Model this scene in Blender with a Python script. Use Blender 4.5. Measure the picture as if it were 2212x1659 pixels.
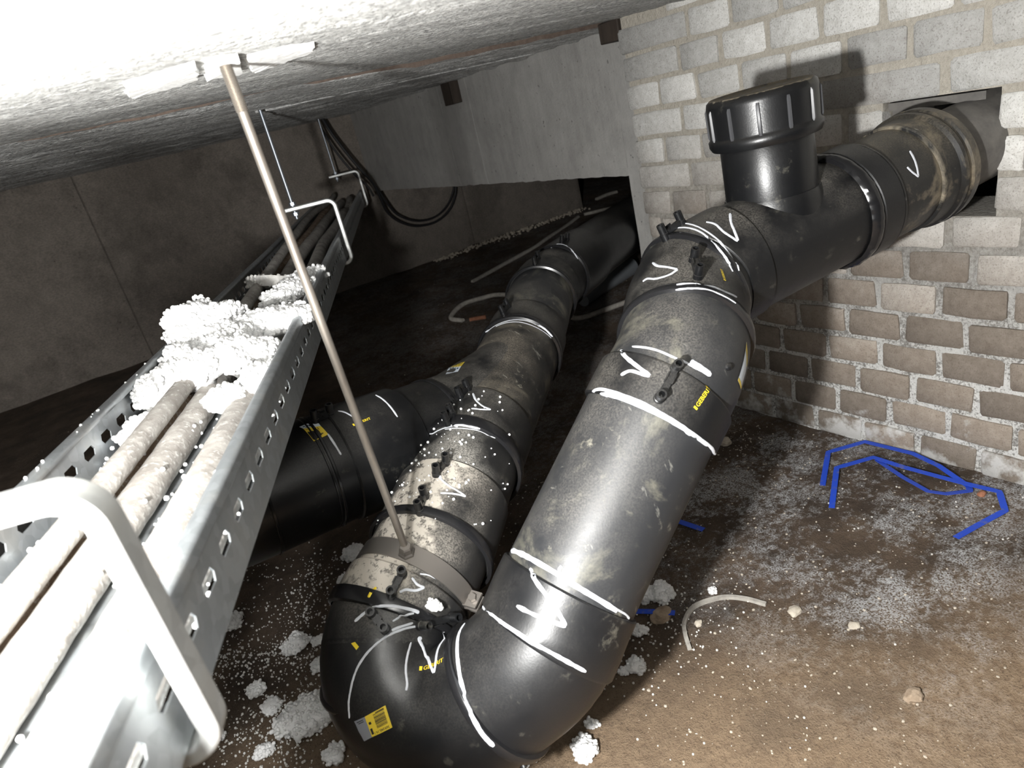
import bpy, bmesh, math, random
from mathutils import Vector, Matrix, noise

for o in list(bpy.data.objects):
    bpy.data.objects.remove(o, do_unlink=True)
scene = bpy.context.scene
COL = scene.collection
CZ = 0.9                                   # height of the lens above the crawl-space floor


def V(x, y, z):
    """metres, measured from a point CZ above the floor origin"""
    return Vector((x, y, z + CZ))


# ------------------------------------------------------------------ camera
cam_d = bpy.data.cameras.new('camera')
cam = bpy.data.objects.new('camera', cam_d)
COL.objects.link(cam)
R_ = Vector((0.8022890360, -0.5545856736, -0.2208325910))
D_ = Vector((-0.3858901361, -0.1995953771, -0.9006944478))
F_ = Vector((0.4554350728, 0.8078343989, -0.3741423237))
mw = Matrix.Identity(4)
for i in range(3):
    mw[i][0], mw[i][1], mw[i][2] = R_[i], -D_[i], -F_[i]
mw.translation = V(0, 0, 0)
cam.matrix_world = mw
cam_d.sensor_fit = 'HORIZONTAL'
cam_d.sensor_width = 36.0
cam_d.lens = 1450.0 / 2212.0 * 36.0
cam_d.clip_start = 0.01
cam_d.dof.use_dof = True
cam_d.dof.focus_distance = 1.15
cam_d.dof.aperture_fstop = 8.0
scene.camera = cam

# ------------------------------------------------------------------ world and light
world = bpy.data.worlds.new('world')
scene.world = world
world.use_nodes = True
world.node_tree.nodes['Background'].inputs[0].default_value = (0.6, 0.65, 0.7, 1)
world.node_tree.nodes['Background'].inputs[1].default_value = 0.004

ld = bpy.data.lights.new('work_light', 'POINT')
ld.energy = 105.0
ld.color = (1.0, 0.995, 0.98)
ld.shadow_soft_size = 0.022
lamp = bpy.data.objects.new('work_light', ld)
lamp.location = V(-0.19, 0.15, -0.085)
COL.objects.link(lamp)

vs = scene.view_settings
vs.view_transform = 'Standard'
vs.look = 'None'
vs.gamma = 1.0
vs.exposure = 0.0
vs.use_curve_mapping = False

rnd = random.Random(7)


# ------------------------------------------------------------------ helpers
def link(o, parent=None):
    COL.objects.link(o)
    if parent is not None:
        o.parent = parent
    return o


def tag(o, label=None, cat=None, group=None, kind=None):
    if label: o['label'] = label
    if cat: o['category'] = cat
    if group: o['group'] = group
    if kind: o['kind'] = kind
    return o


def empty(name, loc=(0, 0, 0), label=None, cat=None, group=None):
    """Empty at a thing's base; children keep world coordinates"""
    o = bpy.data.objects.new(name, None)
    o.empty_display_size = 0.05
    o.location = loc
    link(o)
    return tag(o, label, cat, group)


class MB:
    def __init__(self):
        self.v, self.f, self.m, self.s = [], [], [], []

    def add(self, verts, faces, mat=0, smooth=True):
        b = len(self.v)
        self.v += [tuple(p) for p in verts]
        for f in faces:
            self.f.append(tuple(i + b for i in f)); self.m.append(mat); self.s.append(smooth)

    def box(self, c, size, mat=0, rot=None):
        sx, sy, sz = [k / 2 for k in size]
        vs = [Vector((x, y, z)) for x in (-sx, sx) for y in (-sy, sy) for z in (-sz, sz)]
        if rot is not None: vs = [rot @ q for q in vs]
        vs = [q + Vector(c) for q in vs]
        self.add(vs, [(0, 1, 3, 2), (4, 6, 7, 5), (0, 4, 5, 1), (2, 3, 7, 6), (0, 2, 6, 4), (1, 5, 7, 3)], mat, False)

    def tube(self, pts, rad, seg=16, mat=0, caps=True, smooth=True, flat=None):
        """sweep a circle (or flat=(w,t) rectangle) along pts"""
        pts = [Vector(p) for p in pts]
        n = len(pts)
        if not hasattr(rad, '__len__'): rad = [rad] * n
        T = []
        for i in range(n):
            a, b = pts[max(0, i - 1)], pts[min(n - 1, i + 1)]
            T.append((b - a).normalized())
        up = Vector((0, 0, 1))
        if abs(T[0].dot(up)) > 0.9: up = Vector((1, 0, 0))
        N = (up - T[0] * up.dot(T[0])).normalized()
        vs, fs = [], []
        for i in range(n):
            N = (N - T[i] * N.dot(T[i])).normalized()
            B = T[i].cross(N)
            if flat:
                w, t = flat[0] / 2, flat[1] / 2
                ring = [(w, t), (-w, t), (-w, -t), (w, -t)]
                for a, b in ring: vs.append(pts[i] + B * a + N * b)
            else:
                for k in range(seg):
                    an = 2 * math.pi * k / seg
                    vs.append(pts[i] + (N * math.cos(an) + B * math.sin(an)) * rad[i])
        sg = 4 if flat else seg
        for i in range(n - 1):
            for k in range(sg):
                k2 = (k + 1) % sg
                fs.append((i * sg + k, i * sg + k2, (i + 1) * sg + k2, (i + 1) * sg + k))
        self.add(vs, fs, mat, smooth and not flat)
        if caps:
            b = len(vs)
            self.add(vs[:sg], [tuple(range(sg))[::-1]], mat, False)
            self.add(vs[-sg:], [tuple(range(sg))], mat, False)

    def lathe(self, c, ax, prof, seg=40, mat=0):
        """prof: list of (distance along axis, radius)"""
        ax = Vector(ax).normalized()
        u = ax.orthogonal().normalized(); w = ax.cross(u)
        vs, fs = [], []
        for d, r in prof:
            for k in range(seg):
                an = 2 * math.pi * k / seg
                vs.append(Vector(c) + ax * d + (u * math.cos(an) + w * math.sin(an)) * r)
        for i in range(len(prof) - 1):
            for k in range(seg):
                k2 = (k + 1) % seg
                fs.append((i * seg + k, i * seg + k2, (i + 1) * seg + k2, (i + 1) * seg + k))
        self.add(vs, fs, mat, True)

    def build(self, name, mats, parent=None, sharp=40):
        me = bpy.data.meshes.new(name)
        me.from_pydata(self.v, [], self.f)
        if not isinstance(mats, (list, tuple)): mats = [mats]
        for m in mats: me.materials.append(m)
        me.polygons.foreach_set('material_index', self.m)
        me.polygons.foreach_set('use_smooth', self.s)
        me.update()
        if sharp:
            me.set_sharp_from_angle(angle=math.radians(sharp))
        o = bpy.data.objects.new(name, me)
        link(o, parent)
        if parent is not None:
            o.matrix_parent_inverse = Matrix.Translation(-parent_loc(parent))
        return o


def parent_loc(p):
    l = p.location.copy()
    q = p.parent
    while q is not None:
        # meshes have identity transforms, only the root Empty is moved
        l = q.location.copy() if q.type == 'EMPTY' else l
        q = q.parent
    return l if p.type == 'EMPTY' or p.parent is None else Vector((0, 0, 0))


def smoothpath(pts, n=8):
    """Catmull-Rom through pts"""
    pts = [Vector(p) for p in pts]
    P = [pts[0] * 2 - pts[1]] + pts + [pts[-1] * 2 - pts[-2]]
    out = []
    for i in range(1, len(P) - 2):
        a, b, c, d = P[i - 1], P[i], P[i + 1], P[i + 2]
        for k in range(n):
            t = k / n
            out.append(0.5 * ((2 * b) + (c - a) * t + (2 * a - 5 * b + 4 * c - d) * t * t + (3 * b - a - 3 * c + d) * t ** 3))
    out.append(P[-2])
    return out


# ------------------------------------------------------------------ materials
class NT:
    def __init__(self, name, rough=0.6, metal=0.0, color=(0.5, 0.5, 0.5)):
        self.m = bpy.data.materials.new(name)
        self.m.use_nodes = True
        self.t = self.m.node_tree
        self.b = self.t.nodes['Principled BSDF']
        self.b.inputs['Roughness'].default_value = rough
        self.b.inputs['Metallic'].default_value = metal
        self.b.inputs['Base Color'].default_value = (*color, 1)
        self.geo = None

    def n(self, ty, **kw):
        nd = self.t.nodes.new(ty)
        for k, v in kw.items(): setattr(nd, k, v)
        return nd

    def l(self, a, b): self.t.links.new(a, b)

    def pos(self):
        if self.geo is None: self.geo = self.n('ShaderNodeNewGeometry')
        return self.geo.outputs['Position']

    def normal(self):
        self.pos(); return self.geo.outputs['Normal']

    def noise(self, scale, detail=4, rough=0.55, vec=None, stretch=None, dist=0.0):
        nd = self.n('ShaderNodeTexNoise')
        nd.inputs['Scale'].default_value = scale
        nd.inputs['Detail'].default_value = detail
        nd.inputs['Roughness'].default_value = rough
        nd.inputs['Distortion'].default_value = dist
        src = vec or self.pos()
        if stretch:
            mp = self.n('ShaderNodeMapping')
            mp.inputs['Scale'].default_value = stretch
            self.l(src, mp.inputs['Vector']); src = mp.outputs[0]
        self.l(src, nd.inputs['Vector'])
        return nd.outputs['Fac']

    def ramp(self, fac, *stops):
        nd = self.n('ShaderNodeValToRGB')
        els = nd.color_ramp.elements
        while len(els) < len(stops): els.new(0.5)
        for e, (p, c) in zip(els, stops):
            e.position = p
            e.color = (c, c, c, 1) if not hasattr(c, '__len__') else (*c, 1)
        self.l(fac, nd.inputs['Fac'])
        return nd.outputs['Color']

    def mix(self, fac, a, b, blend='MIX'):
        nd = self.n('ShaderNodeMix', data_type='RGBA', blend_type=blend)
        for s, x in ((nd.inputs[0], fac), (nd.inputs[6], a), (nd.inputs[7], b)):
            if isinstance(x, (int, float)): s.default_value = x
            elif isinstance(x, tuple): s.default_value = (*x, 1)
            else: self.l(x, s)
        return nd.outputs[2]

    def math(self, op, a, b=None, clamp=False):
        nd = self.n('ShaderNodeMath', operation=op, use_clamp=clamp)
        for s, x in ((nd.inputs[0], a), (nd.inputs[1], b)):
            if x is None: continue
            if isinstance(x, (int, float)): s.default_value = x
            else: self.l(x, s)
        return nd.outputs[0]

    def sep(self, vec):
        nd = self.n('ShaderNodeSeparateXYZ'); self.l(vec, nd.inputs[0]); return nd.outputs

    def color(self, c): self.l(c, self.b.inputs['Base Color'])
    def rough(self, c): self.l(c, self.b.inputs['Roughness'])

    def bump(self, h, strength=0.3, dist=0.01):
        nd = self.n('ShaderNodeBump')
        nd.inputs['Strength'].default_value = strength
        nd.inputs['Distance'].default_value = dist
        self.l(h, nd.inputs['Height'])
        self.l(nd.outputs[0], self.b.inputs['Normal'])


def plain(name, color, rough=0.6, metal=0.0):
    return NT(name, rough, metal, color).m


M = {}

# black polyethylene with scuffs, stains and settled dust
def pe(name, base, rough, dust, dustcol=(0.42, 0.39, 0.34), scuff=0.25, cover=0.0, stain=0.0, staincol=(0.30, 0.285, 0.215)):
    t = NT(name, rough)
    up = t.sep(t.normal())[2]
    upm = t.ramp(up, (0.15, 0.0), (0.95, 1.0))
    n1 = t.noise(9, 5, 0.6)
    n2 = t.noise(420, 2, 0.6)
    n3 = t.noise(34, 6, 0.7)
    patch = t.ramp(n1, (0.36, 0.0), (0.62, 1.0))
    grain = t.ramp(n2, (0.36, 0.0), (0.66, 1.0))
    d = t.math('MULTIPLY', upm, patch)
    d = t.math('MULTIPLY', d, t.math('ADD', t.math('MULTIPLY', grain, 0.8), 0.2))
    d = t.math('MULTIPLY', d, dust, clamp=True)
    if cover:
        e = t.math('ADD', up, t.math('MULTIPLY', t.math('SUBTRACT', n1, 0.5), 0.9))
        e = t.math('ADD', e, t.math('MULTIPLY', t.math('SUBTRACT', n3, 0.5), 0.6))
        solid_ = t.math('MULTIPLY', t.ramp(e, (0.80, 0.0), (0.92, 1.0)), cover)
        flake = t.ramp(t.noise(85, 4, 0.7), (0.40, 0.0), (0.46, 1.0))
        solid_ = t.math('MULTIPLY', solid_, flake)
        d = t.math('MAXIMUM', d, solid_)
    sc = t.ramp(n3, (0.60, 0.0), (0.72, 1.0))
    scn = t.noise(5, 2, 0.5, stretch=(1, 1, 3))
    sc = t.math('MULTIPLY', t.math('MULTIPLY', sc, t.ramp(scn, (0.45, 0.0), (0.6, 1.0))), scuff)
    c = t.mix(d, base, dustcol)
    c = t.mix(sc, c, (0.36, 0.34, 0.27))
    if stain:
        sn = t.noise(7, 7, 0.68, dist=0.6)
        c = t.mix(t.math('MULTIPLY', t.ramp(sn, (0.52, 0.0), (0.66, 1.0)), stain), c, staincol)
        ln = t.noise(60, 4, 0.6, stretch=(1.0, 0.25, 0.35))
        c = t.mix(t.math('MULTIPLY', t.ramp(ln, (0.66, 0.0), (0.72, 1.0)), stain * 0.8), c, (0.42, 0.41, 0.36))
    t.color(c)
    rr = t.math('ADD', t.math('MULTIPLY', d, 0.5), t.math('ADD', t.math('MULTIPLY', n3, 0.24), rough - 0.12), clamp=True)
    t.rough(rr)
    t.bump(n2, 0.06, 0.002)
    return t.m


M['pe_pipe'] = pe('pe_pipe_scuffed', (0.021, 0.022, 0.024), 0.47, 0.26, scuff=0.5, stain=0.45)
M['pe_fit'] = pe('pe_fitting', (0.007, 0.0072, 0.0078), 0.44, 0.36)
M['pe_shiny'] = pe('pe_sleeve', (0.008, 0.0083, 0.0092), 0.40, 0.10)
M['pe_dusty'] = pe('pe_dusty', (0.014, 0.014, 0.014), 0.5, 0.9, dustcol=(0.47, 0.43, 0.37), scuff=0.3, cover=1.0)
M['pe_gloss'] = pe('pe_cap', (0.006, 0.0063, 0.007), 0.34, 0.10)
M['pe_dusty3'] = pe('pe_speckled', (0.012, 0.012, 0.012), 0.5, 0.9, dustcol=(0.40, 0.38, 0.34), scuff=0.2)
M['pe_dusty2'] = pe('pe_muddy', (0.012, 0.012, 0.012), 0.42, 0.35, dustcol=(0.36, 0.31, 0.23), scuff=0.5, stain=0.8, staincol=(0.26, 0.215, 0.15))
M['pe_scuff'] = pe('pe_scuffed_tee', (0.012, 0.012, 0.012), 0.5, 0.6, dustcol=(0.33, 0.29, 0.23), scuff=0.8, stain=0.55, staincol=(0.20, 0.175, 0.13))
M['pe_cap_dusty'] = pe('pe_cap_dusty', (0.006, 0.0063, 0.007), 0.34, 0.10, dustcol=(0.26, 0.22, 0.16), scuff=0.2, cover=0.8)
M['mud_bead'] = pe('muddy_weld_bead', (0.014, 0.014, 0.014), 0.5, 0.3, scuff=0.3, stain=0.9, staincol=(0.36, 0.31, 0.23))
M['pe_rib'] = plain('pe_worn_lit_rib', (0.055, 0.056, 0.060), 0.42)  # worn rib edges, with their highlights put into the paler grey
M['pe_bead'] = plain('pe_weld_bead', (0.012, 0.012, 0.013), 0.22)
M['paint'] = plain('white_marker_paint', (0.60, 0.62, 0.66), 0.5)
M['yellow'] = plain('yellow_print', (0.80, 0.60, 0.03), 0.5)
M['label_white'] = plain('label_white', (0.62, 0.68, 0.75), 0.4)
M['label_yellow'] = plain('label_yellow', (0.74, 0.55, 0.05), 0.4)
M['label_grey'] = plain('label_grey', (0.22, 0.23, 0.26), 0.4)
M['ink'] = plain('black_ink', (0.02, 0.02, 0.02), 0.5)
M['ink_blue'] = plain('blue_ink', (0.05, 0.10, 0.16), 0.5)


def mk_grey_pipe():
    t = NT('grey_pvc_dusty', 0.7)
    n = t.noise(30, 5, 0.65)
    t.color(t.ramp(n, (0.3, (0.09, 0.085, 0.08)), (0.7, (0.17, 0.16, 0.145))))
    t.bump(t.noise(300, 2), 0.1, 0.002)
    return t.m


M['grey_pipe'] = mk_grey_pipe()


def galv(name, col, rough):
    t = NT(name, rough, 0.85)
    n = t.noise(22, 4, 0.6)
    vo = t.n('ShaderNodeTexVoronoi'); vo.inputs['Scale'].default_value = 90
    t.l(t.pos(), vo.inputs['Vector'])
    sp = t.sep(vo.outputs['Color'])[0]
    a = tuple(k * 0.8 for k in col)
    c = t.mix(sp, a, col)
    c = t.mix(t.ramp(n, (0.5, 0.0), (0.75, 0.5)), c, (0.55, 0.54, 0.5))
    t.color(c)
    t.rough(t.math('ADD', t.math('MULTIPLY', n, 0.25), rough - 0.1))
    return t.m


M['galv'] = galv('galvanised_steel', (0.50, 0.53, 0.55), 0.42)
M['bracket'] = galv('bracket_zinc', (0.62, 0.63, 0.62), 0.5)
M['zinc_rod'] = plain('zinc_threaded_rod', (0.34, 0.37, 0.41), 0.42, 0.85)


def mk_rod():
    t = NT('weathered_steel_rod', 0.42, 0.75)
    n = t.noise(40, 4, 0.6, stretch=(1, 1, 0.25))
    t.color(t.ramp(n, (0.3, (0.20, 0.175, 0.15)), (0.7, (0.36, 0.33, 0.29))))
    return t.m


M['rod'] = mk_rod()
M['clamp'] = plain('steel_clamp', (0.24, 0.22, 0.20), 0.42, 0.75)


# concrete with shutter-board grain running along X
def concrete(name, lo, hi, stretch=(0.12, 1, 1), white=0.0, brown=0.0, bumpd=0.004, streak=0.5, stains=0.5, grain=0.0):
    t = NT(name, 0.9)
    big = t.noise(2.2, 6, 0.6)
    mid = t.noise(18, 8, 0.72)
    st = t.noise(26, 6, 0.7, stretch=stretch)
    fine = t.noise(160, 3, 0.6)
    f = t.math('ADD', t.math('MULTIPLY', big, 0.35), t.math('MULTIPLY', st, streak))
    f = t.math('ADD', f, t.math('MULTIPLY', mid, 0.35 + (0.5 - streak)))
    f = t.math('SUBTRACT', f, 0.10)
    c = t.ramp(f, (0.30, lo), (0.70, hi))
    if brown:
        bn = t.noise(5, 5, 0.6, stretch=(0.25, 1.5, 1))
        c = t.mix(t.math('MULTIPLY', t.ramp(bn, (0.60, 0.0), (0.74, 1.0)), brown), c, (0.34, 0.23, 0.12))
    if stains:
        sn = t.noise(3.4, 8, 0.7)
        c = t.mix(t.math('MULTIPLY', t.ramp(sn, (0.52, 0.0), (0.66, 1.0)), stains), c, tuple(k * 0.55 for k in lo))
    if grain:
        gn = t.noise(190, 4, 0.65, stretch=(0.55, 1, 1))
        c = t.mix(1.0, c, t.ramp(gn, (0.32, 1.0 - grain), (0.62, 1.0 + 0.0)), 'MULTIPLY')
    pit = t.noise(70, 2, 0.5)
    pm = t.ramp(pit, (0.70, 0.0), (0.75, 1.0))
    c = t.mix(t.math('MULTIPLY', pm, 0.6), c, tuple(k * 0.3 for k in lo))
    t.color(c)
    h = t.math('ADD', t.math('MULTIPLY', st, 0.7), t.math('MULTIPLY', mid, 0.5))
    h = t.math('ADD', h, t.math('MULTIPLY', fine, 0.6))
    h = t.math('SUBTRACT', h, t.math('MULTIPLY', pm, 0.4))
    t.bump(h, 0.6, bumpd)
    return t.m


M['ceil_near'] = concrete('ceiling_concrete_near', (0.40, 0.40, 0.385), (0.80, 0.80, 0.775), brown=0.35, bumpd=0.016, stains=0.35, grain=0.75)
M['ceil_far'] = concrete('ceiling_concrete_far', (0.50, 0.50, 0.49), (0.82, 0.82, 0.80), brown=0.12, bumpd=0.016, grain=0.6)
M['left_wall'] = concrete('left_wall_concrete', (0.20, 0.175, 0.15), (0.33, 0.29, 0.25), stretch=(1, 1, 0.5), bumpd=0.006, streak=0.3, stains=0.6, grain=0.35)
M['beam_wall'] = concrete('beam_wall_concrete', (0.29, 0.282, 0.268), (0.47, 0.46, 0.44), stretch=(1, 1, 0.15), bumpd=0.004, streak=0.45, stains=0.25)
M['dark_void'] = plain('unlit_far_wall', (0.05, 0.045, 0.04), 0.95)  # near-black colour stands in for the unlit space beyond the opening


def mk_wood():
    t = NT('dark_wet_wood', 0.8)
    n = t.noise(30, 4, 0.6, stretch=(1, 1, 0.2))
    t.color(t.ramp(n, (0.3, (0.025, 0.018, 0.013)), (0.7, (0.06, 0.045, 0.035))))
    return t.m


M['wood'] = mk_wood()


# bricks: pale lime-washed high up, brown and salt-stained towards the floor
def mk_brick():
    t = NT('brick', 0.92)
    z = t.sep(t.pos())[2]
    oi = t.n('ShaderNodeObjectInfo')
    big = t.noise(4.0, 5, 0.6)
    zz = t.math('ADD', z, t.math('MULTIPLY', t.math('SUBTRACT', big, 0.5), 0.45))
    zz = t.math('ADD', zz, t.math('MULTIPLY', t.math('SUBTRACT', oi.outputs['Random'], 0.5), 0.22))
    pale = t.ramp(zz, (0.34, 0.0), (0.78, 1.0))
    n = t.noise(60, 5, 0.7)
    f = t.noise(330, 3, 0.6)
    brown = t.ramp(n, (0.3, (0.27, 0.222, 0.18)), (0.72, (0.40, 0.345, 0.288)))
    white = t.ramp(n, (0.3, (0.56, 0.55, 0.52)), (0.72, (0.76, 0.755, 0.73)))
    tone = t.math('ADD', t.math('MULTIPLY', oi.outputs['Random'], 0.46), 0.58)
    c = t.mix(pale, brown, white)
    c = t.mix(1.0, c, t.mix(tone, (0.0, 0.0, 0.0), (1.0, 1.0, 1.0)), 'MULTIPLY')
    pit = t.ramp(f, (0.55, 0.0), (0.66, 1.0))
    c = t.mix(t.math('MULTIPLY', pit, 0.42), c, (0.10, 0.075, 0.055))
    # salt bloom creeping up from the ground
    sn = t.noise(11, 6, 0.65)
    salt = t.math('SUBTRACT', t.math('ADD', sn, 0.0), t.math('MULTIPLY', z, 1.9))
    salt = t.ramp(salt, (0.44, 0.0), (0.54, 1.0))
    c = t.mix(t.math('MULTIPLY', salt, 0.8), c, (0.66, 0.66, 0.65))
    t.color(c)
    t.bump(t.math('ADD', t.math('MULTIPLY', f, 0.5), n), 0.5, 0.004)
    return t.m


def mk_mortar():
    t = NT('mortar', 0.95)
    z = t.sep(t.pos())[2]
    n = t.noise(90, 5, 0.7)
    big = t.noise(4, 4, 0.6)
    zz = t.math('ADD', z, t.math('MULTIPLY', t.math('SUBTRACT', big, 0.5), 0.4))
    pale = t.ramp(zz, (0.45, 0.0), (0.8, 1.0))
    lo = t.ramp(n, (0.35, (0.16, 0.15, 0.135)), (0.7, (0.34, 0.33, 0.31)))
    hi = t.ramp(n, (0.3, (0.36, 0.33, 0.28)), (0.72, (0.50, 0.465, 0.40)))
    c = t.mix(pale, lo, hi)
    s = t.noise(14, 5, 0.7)
    fine = t.noise(210, 3, 0.7)
    band = t.ramp(z, (0.0, 1.0), (0.18, 1.0), (0.50, 0.0))
    salt = t.ramp(t.math('ADD', t.math('MULTIPLY', s, 0.45), t.math('MULTIPLY', fine, 0.55)), (0.44, 0.0), (0.53, 1.0))
    c = t.mix(t.math('MULTIPLY', t.math('MULTIPLY', salt, band), 0.9), c, (0.74, 0.74, 0.72))
    t.color(c)
    t.bump(t.math('ADD', n, t.math('MULTIPLY', fine, 0.5)), 0.8, 0.006)
    return t.m


M['brick'] = mk_brick()
M['mortar'] = mk_mortar()


def mk_floor():
    t = NT('earth_floor', 0.95)
    p = t.pos()
    xyz = t.sep(p)
    big = t.noise(1.7, 5, 0.6)
    mid = t.noise(7, 8, 0.68)
    fine = t.noise(70, 6, 0.7)
    gr = t.noise(330, 3, 0.6)
    c = t.ramp(mid, (0.28, (0.026, 0.018, 0.012)), (0.50, (0.070, 0.048, 0.032)), (0.74, (0.140, 0.10, 0.069)))
    # paler sand close to the viewer on the right, darker soil by the wall and further back
    sandy = t.math('SUBTRACT', 1.05, t.math('MULTIPLY', xyz[0], 0.35))
    sandy = t.math('SUBTRACT', sandy, t.math('MULTIPLY', xyz[1], 0.80))
    sandy = t.math('ADD', sandy, t.math('MULTIPLY', t.math('SUBTRACT', big, 0.5), 1.1))
    dm = t.ramp(sandy, (0.15, 0.0), (0.50, 1.0))
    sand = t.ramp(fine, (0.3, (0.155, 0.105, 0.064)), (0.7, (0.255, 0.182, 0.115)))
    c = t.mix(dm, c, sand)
    c = t.mix(t.math('MULTIPLY', t.ramp(gr, (0.34, 1.0), (0.42, 0.0)), 0.5), c, (0.02, 0.014, 0.010))
    c = t.mix(t.math('MULTIPLY', t.math('MULTIPLY', t.ramp(t.noise(3.3, 5, 0.6), (0.52, 0.0), (0.66, 1.0)), dm), 0.5), c, (0.075, 0.055, 0.038))
    # white mineral bloom on the soil by the brick wall
    sn = t.noise(5.5, 8, 0.72)
    reg = t.math('MULTIPLY', t.ramp(xyz[0], (0.60, 0.0), (0.92, 1.0)), t.ramp(xyz[1], (0.30, 0.2), (0.46, 1.0), (0.98, 1.0), (1.0, 0.35)))
    sal = t.math('ADD', t.math('MULTIPLY', sn, 0.62), t.math('MULTIPLY', fine, 0.42))
    sal = t.ramp(sal, (0.49, 0.0), (0.585, 1.0))
    sal = t.math('MULTIPLY', sal, t.ramp(gr, (0.40, 0.0), (0.56, 1.0)))
    c = t.mix(t.math('MULTIPLY', t.math('MULTIPLY', sal, reg), 0.85), c, (0.52, 0.53, 0.54))
    # flecks of plaster dust
    fl = t.math('MULTIPLY', t.ramp(gr, (0.66, 0.0), (0.70, 1.0)), t.ramp(t.noise(6, 3), (0.5, 0.0), (0.62, 0.8)))
    c = t.mix(fl, c, (0.55, 0.52, 0.46))
    t.color(c)
    h = t.math('ADD', t.math('MULTIPLY', fine, 0.7), t.math('MULTIPLY', gr, 0.3))
    t.bump(h, 0.9, 0.008)
    return t.m


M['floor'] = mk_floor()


def mk_eps():
    t = NT('expanded_polystyrene', 0.85)
    n = t.noise(25, 3)
    t.color(t.ramp(n, (0.35, (0.78, 0.78, 0.77)), (0.6, (0.88, 0.88, 0.88))))
    t.b.inputs['Subsurface Weight'].default_value = 0.0
    return t.m


M['eps'] = mk_eps()


def mk_cable(name, a, b):
    t = NT(name, 0.8)
    n = t.noise(26, 5, 0.65)
    f = t.noise(160, 3, 0.6)
    c = t.ramp(n, (0.35, a), (0.65, b))
    c = t.mix(t.ramp(f, (0.56, 0.0), (0.68, 0.6)), c, (0.66, 0.65, 0.62))
    t.color(c)
    t.bump(f, 0.4, 0.002)
    return t.m


M['cable'] = mk_cable('dusty_cable', (0.22, 0.20, 0.18), (0.42, 0.40, 0.37))
M['cable_brown'] = mk_cable('dusty_brown_cable', (0.16, 0.095, 0.055), (0.36, 0.27, 0.19))
M['black_cable'] = plain('black_cable', (0.022, 0.022, 0.024), 0.55)


def mk_strap():
    t = NT('blue_strap', 0.45)
    n = t.noise(50, 5, 0.7)
    t.color(t.mix(t.ramp(n, (0.58, 0.0), (0.7, 0.7)), (0.018, 0.075, 0.58), (0.20, 0.19, 0.20)))
    return t.m


M['strap'] = mk_strap()


def rocky(name, a, b):
    t = NT(name, 0.95)
    n = t.noise(60, 5, 0.65)
    t.color(t.ramp(n, (0.3, a), (0.7, b)))
    t.bump(n, 0.5, 0.004)
    return t.m


M['stone'] = rocky('stone', (0.22, 0.16, 0.11), (0.42, 0.33, 0.24))
M['pale_stone'] = rocky('pale_rubble', (0.40, 0.35, 0.28), (0.62, 0.56, 0.47))
M['grey_hose'] = rocky('pale_hose', (0.30, 0.28, 0.25), (0.50, 0.47, 0.42))
M['grey_plastic'] = plain('grey_plastic', (0.26, 0.28, 0.30), 0.5)
M['red_stone'] = rocky('reddish_stone', (0.22, 0.09, 0.05), (0.38, 0.17, 0.10))
M['eps_dirty'] = rocky('dusty_polystyrene', (0.52, 0.50, 0.46), (0.80, 0.79, 0.77))
M['plaster'] = rocky('white_plaster', (0.74, 0.74, 0.72), (0.86, 0.86, 0.85))
M['brown_lip'] = rocky('brown_concrete_edge', (0.085, 0.06, 0.048), (0.15, 0.115, 0.092))
# ------------------------------------------------------------------ the setting
def floorz(y):
    return -0.9 + 0.16 * min(max((y - 1.6) / 2.1, 0), 1.6)


def floor_h(x, y):
    n = noise.noise(Vector((x * 2.1, y * 2.1, 0.3))) * 0.010 + noise.noise(Vector((x * 7, y * 7, 1.7))) * 0.005
    n += noise.noise(Vector((x * 21, y * 21, 4.1))) * 0.0022
    return floorz(y) + n


def make_floor():
    xs, ys = [], []
    x = -2.4
    while x < 4.6: xs.append(x); x += 0.022 if 0.2 < x < 1.5 else 0.035
    y = -0.6
    while y < 5.3: ys.append(y); y += 0.022 if y < 1.6 else 0.045
    mb = MB()
    vs = [V(x, y, floor_h(x, y)) for y in ys for x in xs]
    w = len(xs)
    fs = [(j * w + i, j * w + i + 1, (j + 1) * w + i + 1, (j + 1) * w + i) for j in range(len(ys) - 1) for i in range(w - 1)]
    mb.add(vs, fs)
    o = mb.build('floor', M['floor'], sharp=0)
    tag(o, kind='structure')


make_floor()


def ceil_near(x, y): return 0.096 + 0.047 * (y - 0.69) + 0.008 * (x - 0.19)
def ceil_far(x, y): return 0.1315 + 0.009 * (y - 1.5)


def slab(name, x0, x1, y0, y1, fz, mat, nx, ny, amp, edge_mat=None):
    mb = MB()
    vs, w = [], nx + 1
    for j in range(ny + 1):
        for i in range(nx + 1):
            x = x0 + (x1 - x0) * i / nx; y = y0 + (y1 - y0) * j / ny
            n = noise.noise(Vector((x * 3, y * 26, 2.2))) * amp + noise.noise(Vector((x * 22, y * 40, 7.2))) * amp * 0.8
            yy = y
            if j == 0 and edge_mat: yy += noise.noise(Vector((x * 9, 0.2, 0))) * 0.010 + noise.noise(Vector((x * 40, 0.2, 5))) * 0.006
            vs.append(V(x, yy, fz(x, y) + n))
    fs = [(j * w + i, (j + 1) * w + i, (j + 1) * w + i + 1, j * w + i + 1) for j in range(ny) for i in range(nx)]
    mb.add(vs, fs)
    # front edge and top
    top = [V(x0 + (x1 - x0) * i / nx, y0 + (0.004 if edge_mat else 0), 0.30) for i in range(nx + 1)]
    fr = vs[:w]
    mb.add(fr + top, [(i, i + 1, w + i + 1, w + i) for i in range(nx)], 1 if edge_mat else 0)
    mb.add([V(x0, y0, .3), V(x1, y0, .3), V(x1, y1, .3), V(x0, y1, .3)], [(0, 1, 2, 3)])
    o = mb.build(name, [mat, edge_mat] if edge_mat else mat, sharp=0)
    return tag(o, kind='structure')


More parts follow.
